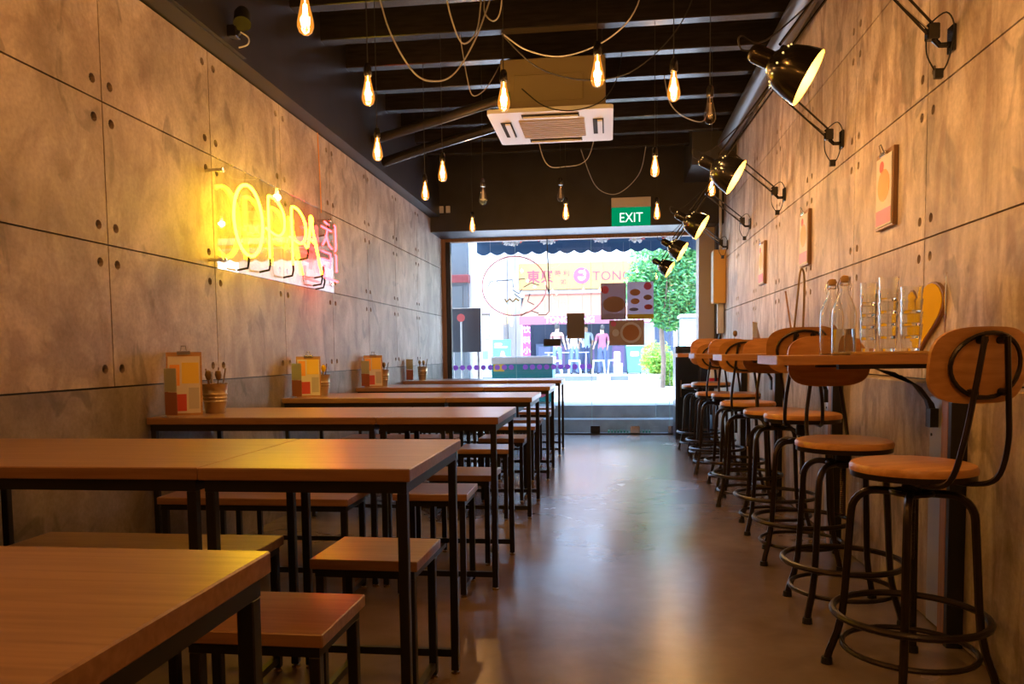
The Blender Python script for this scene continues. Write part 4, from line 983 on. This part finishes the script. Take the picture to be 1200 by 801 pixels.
for i in range(7): MB().box(-.34, .44, -.06, -.05, 1.2+.105*i, 1.215+.105*i).build('slat_line', M['offwhite'], shut)
MB().bbox(-.40, .50, -.20, 0, 1.97, 2.15, .01).build('lintel', pm('lintel_mauve', (.20,.16,.17), .6), lbld)
MB().bbox(-.62, -.50, -.1, 0, 1.95, 2.3, .01).build('meter_box', pm('brick_tan', (.50,.33,.27), .6), lbld)
tp = thing('teal_poster', 'teal poster board with a white peaked shape across the road', 'poster', (-3.40, 25.2, .36))
MB().box(-.30, .28, -.02, .02, .15, 1.12).build('board', pm('poster_teal', (.05,.27,.25), .5), tp)
MB().prism([(-.16,.16),(-.02,.75),(.06,.75),(.22,.16),(.10,.16),(.03,.45),(-.04,.16)], -.026, -.0205, 'XZ').build('peak_mark', M['white'], tp)
MB().box(-.24, .18, -.026, -.0205, .86, .90).build('text_line', M['white'], tp)
MB().box(-.24, .0, -.026, -.0205, .94, 1.0).build('text_line', M['white'], tp)
for x in (-.25, .25): MB().box(x-.02, x+.02, -.015, .015, 0, .15).build('foot', M['galv'], tp)
bp_ = thing('blue_poster', 'pale blue poster standing beside the teal one across the road', 'poster', (-3.92, 25.2, .36))
MB().box(-.16, .12, -.02, .02, .1, .95).build('board', pm('poster_pale_blue', (.18,.30,.40), .5), bp_)
MB().box(-.10, .06, -.026, -.0205, .5, .75).build('print_block', pm('print_navy', (.08,.15,.30), .5), bp_)
MB().box(-.14, .10, -.015, .015, 0, .1).build('foot', M['galv'], bp_)
# bin, boxes, plastic stools
wb = thing('wheelie_bin', 'pale green wheelie bin across the road', 'bin', (.77, 25.0, .345)); gb = pm('bin_green', (.06,.25,.16), .5)
MB().add([(-.20,-.2,.05),(.20,-.2,.05),(.20,.2,.05),(-.20,.2,.05),(-.25,-.26,.82),(.25,-.26,.82),(.25,.26,.82),(-.25,.26,.82)], [(0,3,2,1),(4,5,6,7),(0,1,5,4),(1,2,6,5),(2,3,7,6),(3,0,4,7)]).build('body', gb, wb)
MB().bbox(-.27, .27, -.29, .27, .82, .89, .02).build('lid', gb, wb)
MB().box(-.12, .12, -.262, -.255, .56, .70).build('marking', M['white'], wb)
for x in (-.2,.2): MB().lathe([(.0,-.02),(.07,-.02),(.07,.02),(.0,.02)], 12, (x,.2,.07), (1,0,0)).build('wheel', M['rubber'], wb)
for i, (x, z, w, h) in enumerate(((.27,.345,.28,.34),(.24,.685,.20,.36))):
    o = MB().bbox(-w/2, w/2, -.15, .15, 0, h, .01).build('carton', M['white']); o.location = (x, 25.0, z); tag(o, ['wide white carton under another beside the green bin', 'narrow white carton stacked on the wide one by the bin'][i], 'box')
def plastic_stool(loc):
    t = thing('plastic_stool', 'pale blue plastic stool at the shop across the road', 'stool', loc, 0, 'plastic stools at the far shop'); m = M['psty']
    MB().bbox(-.17, .17, -.17, .17, .42, .46, .01).build('seat', m, t)
    for sx in (-1,1):
        for sy in (-1,1): MB().tube([(sx*.15,sy*.15,.42),(sx*.19,sy*.19,0)], .02, 6).build('leg', m, t)
    return t
M['psty'] = pm('stool_plastic', (.62,.70,.76), .4)
ps = plastic_stool((-1.62, 24.15, .345))
for x in (-1.05, -.32, .14): dup(ps, (x, 24.2, .345))
ft = thing('folding_table', 'pale folding table between the people across the road', 'table', (-1.35, 25.75, .345))
MB().bbox(-.7, .7, -.3, .3, .68, .71, .006).build('table_top', M['white'], ft)
for x in (-.6,.6):
    for y in (-.25,.25): MB().tube([(x,y,.68),(x,y,0)], .015, 6).build('leg', M['galv'], ft)
o = thing('shop_counter', 'dark shop counter behind the people across the road', 'counter', (-.6, 27.4, .345))
MB().bbox(-1.9, 1.6, -.3, .3, 0, 1.0, .02).build('body', pm('counter_blue', (.10,.14,.24), .6), o)
for i in range(7): MB().box(-1.8+.5*i, -1.4+.5*i, -.31, -.30, .2, .9).build('front_panel', pm('counter_panel%d' % (i % 2), ((.16,.20,.34),(.22,.14,.30))[i % 2], .6), o)
rp = thing('red_poster', 'red poster on the pier beside the green bin across the road', 'poster', (1.28, 26.75, .5)); MB().box(-.11,.11,-.02,.02,0,.75).build('sheet', M['red'], rp); MB().box(-.08,.08,-.026,-.0205,.5,.65).build('print_block', M['white'], rp)
bo = MB().tube([(-.55,24.6,.345),(-.55,24.6,1.25)], .04, 10).build('bollard', M['steel']); tag(bo, 'slim black bollard in front of the far shop', 'bollard')

# ------------------------------------------------------------------ people across the road
def person(label, loc, rz, hgt, shirt, pants, hair, sit=False, arm=0.0):
    t = thing('person', label, 'person', loc, rz)
    k = hgt/1.72
    J = {'pel': (0,0,.95), 'bel': (0,.0,1.10), 'che': (0,.01,1.30), 'nec': (0,.0,1.47), 'hdb': (0,-.01,1.56), 'hdt': (0,-.005,1.66)}
    E = [('pel','bel'),('bel','che'),('che','nec'),('nec','hdb'),('hdb','hdt')]
    Rr = {'pel': (.15,.11), 'bel': (.135,.10), 'che': (.15,.11), 'nec': (.052,.055), 'hdb': (.075,.088), 'hdt': (.072,.082)}
    for s, n in ((-1,'l'),(1,'r')):
        a = arm if s > 0 else arm*.4
        J.update({'sh'+n: (s*.185,.01,1.40), 'el'+n: (s*.235,.02-.10*a,1.14), 'wr'+n: (s*.235,-.06-.28*a,.94+.18*a), 'ha'+n: (s*.232,-.085-.33*a,.88+.18*a)})
        E += [('che','sh'+n),('sh'+n,'el'+n),('el'+n,'wr'+n),('wr'+n,'ha'+n)]
        Rr.update({'sh'+n: (.062,.062), 'el'+n: (.042,.042), 'wr'+n: (.028,.026), 'ha'+n: (.036,.018)})
        for q in range(5):
            o_ = (q-2)*.016; th = q == (0 if s > 0 else 4)
            J['f%d%s' % (q,n)] = (s*.232+o_, -.115-.33*a-(.0 if th else .01), (.82 if not th else .85)+.18*a-(.012 if q == 2 else 0)); E.append(('ha'+n,'f%d%s' % (q,n))); Rr['f%d%s' % (q,n)] = (.0085,.0085)
        if sit:
            J.update({'hi'+n: (s*.09,0,.90), 'kn'+n: (s*.12,-.42,.92), 'an'+n: (s*.12,-.40,.50), 'to'+n: (s*.13,-.54,.47)})
        else:
            J.update({'hi'+n: (s*.09,0,.88), 'kn'+n: (s*.105,-.02,.48), 'an'+n: (s*.11,.02,.09), 'to'+n: (s*.125,-.13,.035)})
        E += [('pel','hi'+n),('hi'+n,'kn'+n),('kn'+n,'an'+n),('an'+n,'to'+n)]
        Rr.update({'hi'+n: (.088,.088), 'kn'+n: (.056,.058), 'an'+n: (.042,.045), 'to'+n: (.042,.030)})
    keys = list(J); me = bpy.data.meshes.new('body')
    dz = -.47 if sit else 0
    me.from_pydata([Vector(J[q])*k + Vector((0,0,dz*k*0)) for q in keys], [(keys.index(a), keys.index(b)) for a, b in E], [])
    ob = bpy.data.objects.new('body', me); col.objects.link(ob)
    sk = ob.modifiers.new('s', 'SKIN'); sk.use_smooth_shade = True
    for i, q in enumerate(keys):
        d = me.skin_vertices[0].data[i]; d.radius = (Rr[q][0]*k, Rr[q][1]*k); d.use_root = (q == 'pel')
    sb = ob.modifiers.new('u', 'SUBSURF'); sb.levels = 1; sb.render_levels = 1
    dgr = bpy.context.evaluated_depsgraph_get(); nm = bpy.data.meshes.new_from_object(ob.evaluated_get(dgr))
    bpy.data.objects.remove(ob)
    skin = bpy.data.materials.get('skin') or pm('skin', (.55,.34,.24), .5)
    for m in (skin, shirt, pants, M['rubber']): nm.materials.append(m)
    for p in nm.polygons:
        c = p.center/k
        if c.z > 1.45: p.material_index = 0
        elif c.z > 1.16 or (c.z > .93 and abs(c.x) < .19): p.material_index = 1
        elif abs(c.x) > .19 or (c.y < -.12 and c.z > .7 and not sit): p.material_index = 0
        elif c.z < .07: p.material_index = 3
        else: p.material_index = 2
    b = bpy.data.objects.new('body', nm); col.objects.link(b); b.parent = t
    if sit: b.location = (0,0,-.47*k)
    ho = MB().lathe([(.0,.125),(.05,.115),(.085,.07),(.095,.01),(.088,-.05),(.05,-.08),(.0,-.085)], 14).build('hair', hair, t, True)
    ho.scale = (k*.88,k,k); ho.location = (0, .018*k, 1.63*k + (-.47*k if sit else 0))
    for s in (-1,1):
        MB().lathe([(0,-.01),(.008,-.006),(.011,0),(.008,.006),(0,.01)], 8).build('eye', M['dark'], t).location = (s*.032*k, -.088*k, 1.605*k+(-.47*k if sit else 0))
    MB().lathe([(.016,0),(.012,.012),(.004,.032),(0,.034)], 8, (0,0,0), (0,-.9,.45)).build('nose', skin, t).location = (0, -.08*k, 1.575*k+(-.47*k if sit else 0))
    return t
hk = pm('black_hair', (.02,.018,.018), .5); jean = pm('blue_jeans', (.10,.16,.32), .7); navy = pm('navy_cloth', (.05,.08,.18), .7)
stripe_m, n_, l_, b_ = newmat('striped_top')
w_ = n_.new('ShaderNodeTexWave'); w_.wave_type = 'BANDS'; w_.bands_direction = 'Z'; w_.inputs['Scale'].default_value = 3.2
tc = n_.new('ShaderNodeTexCoord'); rr = n_.new('ShaderNodeValToRGB'); rr.color_ramp.elements[0].color = (.24,.075,.065,1); rr.color_ramp.elements[1].color = (.30,.22,.20,1)
l_.new(tc.outputs['Object'], w_.inputs[0]); l_.new(w_.outputs[0], rr.inputs[0]); l_.new(rr.outputs[0], b_.inputs['Base Color'])
person('person in coral striped top and jeans standing across the road', (-1.60, 24.68, .345), R_(160), 1.58, stripe_m, jean, hk, arm=.5)
person('person in white top and blue jeans, hidden partly by the brown board', (-1.10, 25.0, .345), R_(20), 1.60, pm('white_cloth', (.75,.75,.78), .7), jean, hk, arm=.6)
person('person in pale blue top standing behind the folding table across the road', (-.76, 26.45, .345), R_(-10), 1.62, pm('pale_blue_cloth', (.40,.52,.68), .7), navy, hk, arm=.3)
person('person in bright pink top beside the black bollard', (-.22, 24.9, .345), R_(200), 1.52, pm('pink_cloth', (.26,.07,.13), .7), navy, hk, arm=.4)

# ------------------------------------------------------------------ tree, shrub and the house behind it
def leaf_cloud(name, mats, parent, blobs, n, size, seed):
    random.seed(seed); b = MB()
    for i in range(n):
        c, r = random.choice(blobs)
        d = Vector((random.gauss(0,1), random.gauss(0,1), random.gauss(0,1))).normalized()*(random.random()**.45)
        p = Vector(c)+Vector((d.x*r[0], d.y*r[1], d.z*r[2]))
        a = Vector((random.gauss(0,1), random.gauss(0,1), random.gauss(0,.6))).normalized(); w = a.orthogonal().normalized(); s = size*random.uniform(.6,1.3)
        b.mi = i % len(mats)
        b.add([p-a*s, p+w*s*.4, p+a*s, p-w*s*.4], [(0,1,2,3)])
    o = b.build(name, mats, parent, recalc=False); o['kind'] = 'stuff'; return o
def leafmat(nm, c):
    m, n, l, b = newmat(nm); b.inputs['Base Color'].default_value = (*c, 1); b.inputs['Roughness'].default_value = .5
    t = n.new('ShaderNodeBsdfTranslucent'); t.inputs[0].default_value = (c[0]*1.1, c[1]*1.1, c[2]*.6, 1)
    x = n.new('ShaderNodeMixShader'); x.inputs[0].default_value = .4; l.new(b.outputs[0], x.inputs[1]); l.new(t.outputs[0], x.inputs[2]); l.new(x.outputs[0], n['Material Output'].inputs[0]); return m
lm = [leafmat('leaf_a', (.10,.34,.12)), leafmat('leaf_b', (.18,.44,.16)), leafmat('leaf_c', (.07,.26,.14))]
bark = pm('bark', (.16,.11,.08), .8, noise=.3, nscale=10)
tr = thing('street_tree', 'leafy green street tree across the road by the right of the glass', 'tree', (1.22, 18.6, .20))
MB().tube(spline([(0,0,-.01),(.02,0,.7),(-.03,.02,1.4),(.05,0,2.1)], 5), [.055]*10+[.04]*6, 8).build('trunk', bark, tr, True)
for q in ((-.55,0,2.6),(.5,.2,2.7),(.1,-.4,2.9),(.0,.3,3.1)): MB().tube([(.0,.0,1.5),(q[0]*.5,q[1]*.5,2.0),q], [.03,.022,.008], 6).build('branch', bark, tr, True)
leaf_cloud('foliage', lm, tr, [((-.40,0,2.30),(.55,.6,.6)), ((.45,0,2.4),(.65,.6,.75)), ((.05,0,3.0),(.85,.7,.7)), ((.15,.1,1.75),(.45,.45,.45)), ((.75,0,1.8),(.45,.4,.55)), ((.6,0,3.2),(.6,.5,.6))], 15000, .062, 3)
sh_ = thing('potted_shrub', 'round bright green shrub in a pot below the street tree', 'shrub', (1.16, 19.6, .20))
MB().lathe([(.0,0),(.18,0),(.24,.30),(.21,.30),(.19,.26),(.0,.26)], 18).build('pot', M['offwhite'], sh_, True)
leaf_cloud('foliage', [leafmat('leaf_y', (.36,.50,.10)), leafmat('leaf_z', (.20,.44,.10))], sh_, [((0,0,.66),(.46,.4,.46)), ((.18,0,.42),(.38,.35,.38)), ((.3,0,.2),(.3,.3,.2))], 3500, .055, 5)
hs = thing('far_house', 'pale pink and white house behind the street tree', 'building', (5.7, 28.5, .345))
MB().box(-3.2, 4, 0, 3, 0, 5.5).build('wall', pm('house_pink', (.45,.34,.31), .7), hs)
for i, x in enumerate((-2.6, -1.2)):
    f_ = MB().bbox(x, x+.8, -.08, 0, 3.4, 4.9, .02).build('window', M['white'], hs); MB().box(x+.08, x+.72, -.1, -.081, 3.5, 4.8).build('pane', bpy.data.materials['far_pane'], f_)
kk = thing('street_kiosk', 'grey boxy street kiosk with a pink sticker right of the tree', 'kiosk', (1.95, 17.6, .20))
MB().bbox(-.42, .5, -.3, .3, 0, 1.55, .02).build('body', pm('kiosk_teal_grey', (.22,.33,.34), .5), kk); MB().bbox(-.46, .54, -.34, .34, 1.55, 1.62, .01).build('roof', M['galv'], kk)
MB().bbox(-.32, .15, -.31, -.30, .9, 1.35, .01).build('panel', M['white'], kk); MB().box(-.22, .08, -.316, -.3105, 1.1, 1.25).build('sticker', M['pink'], kk)
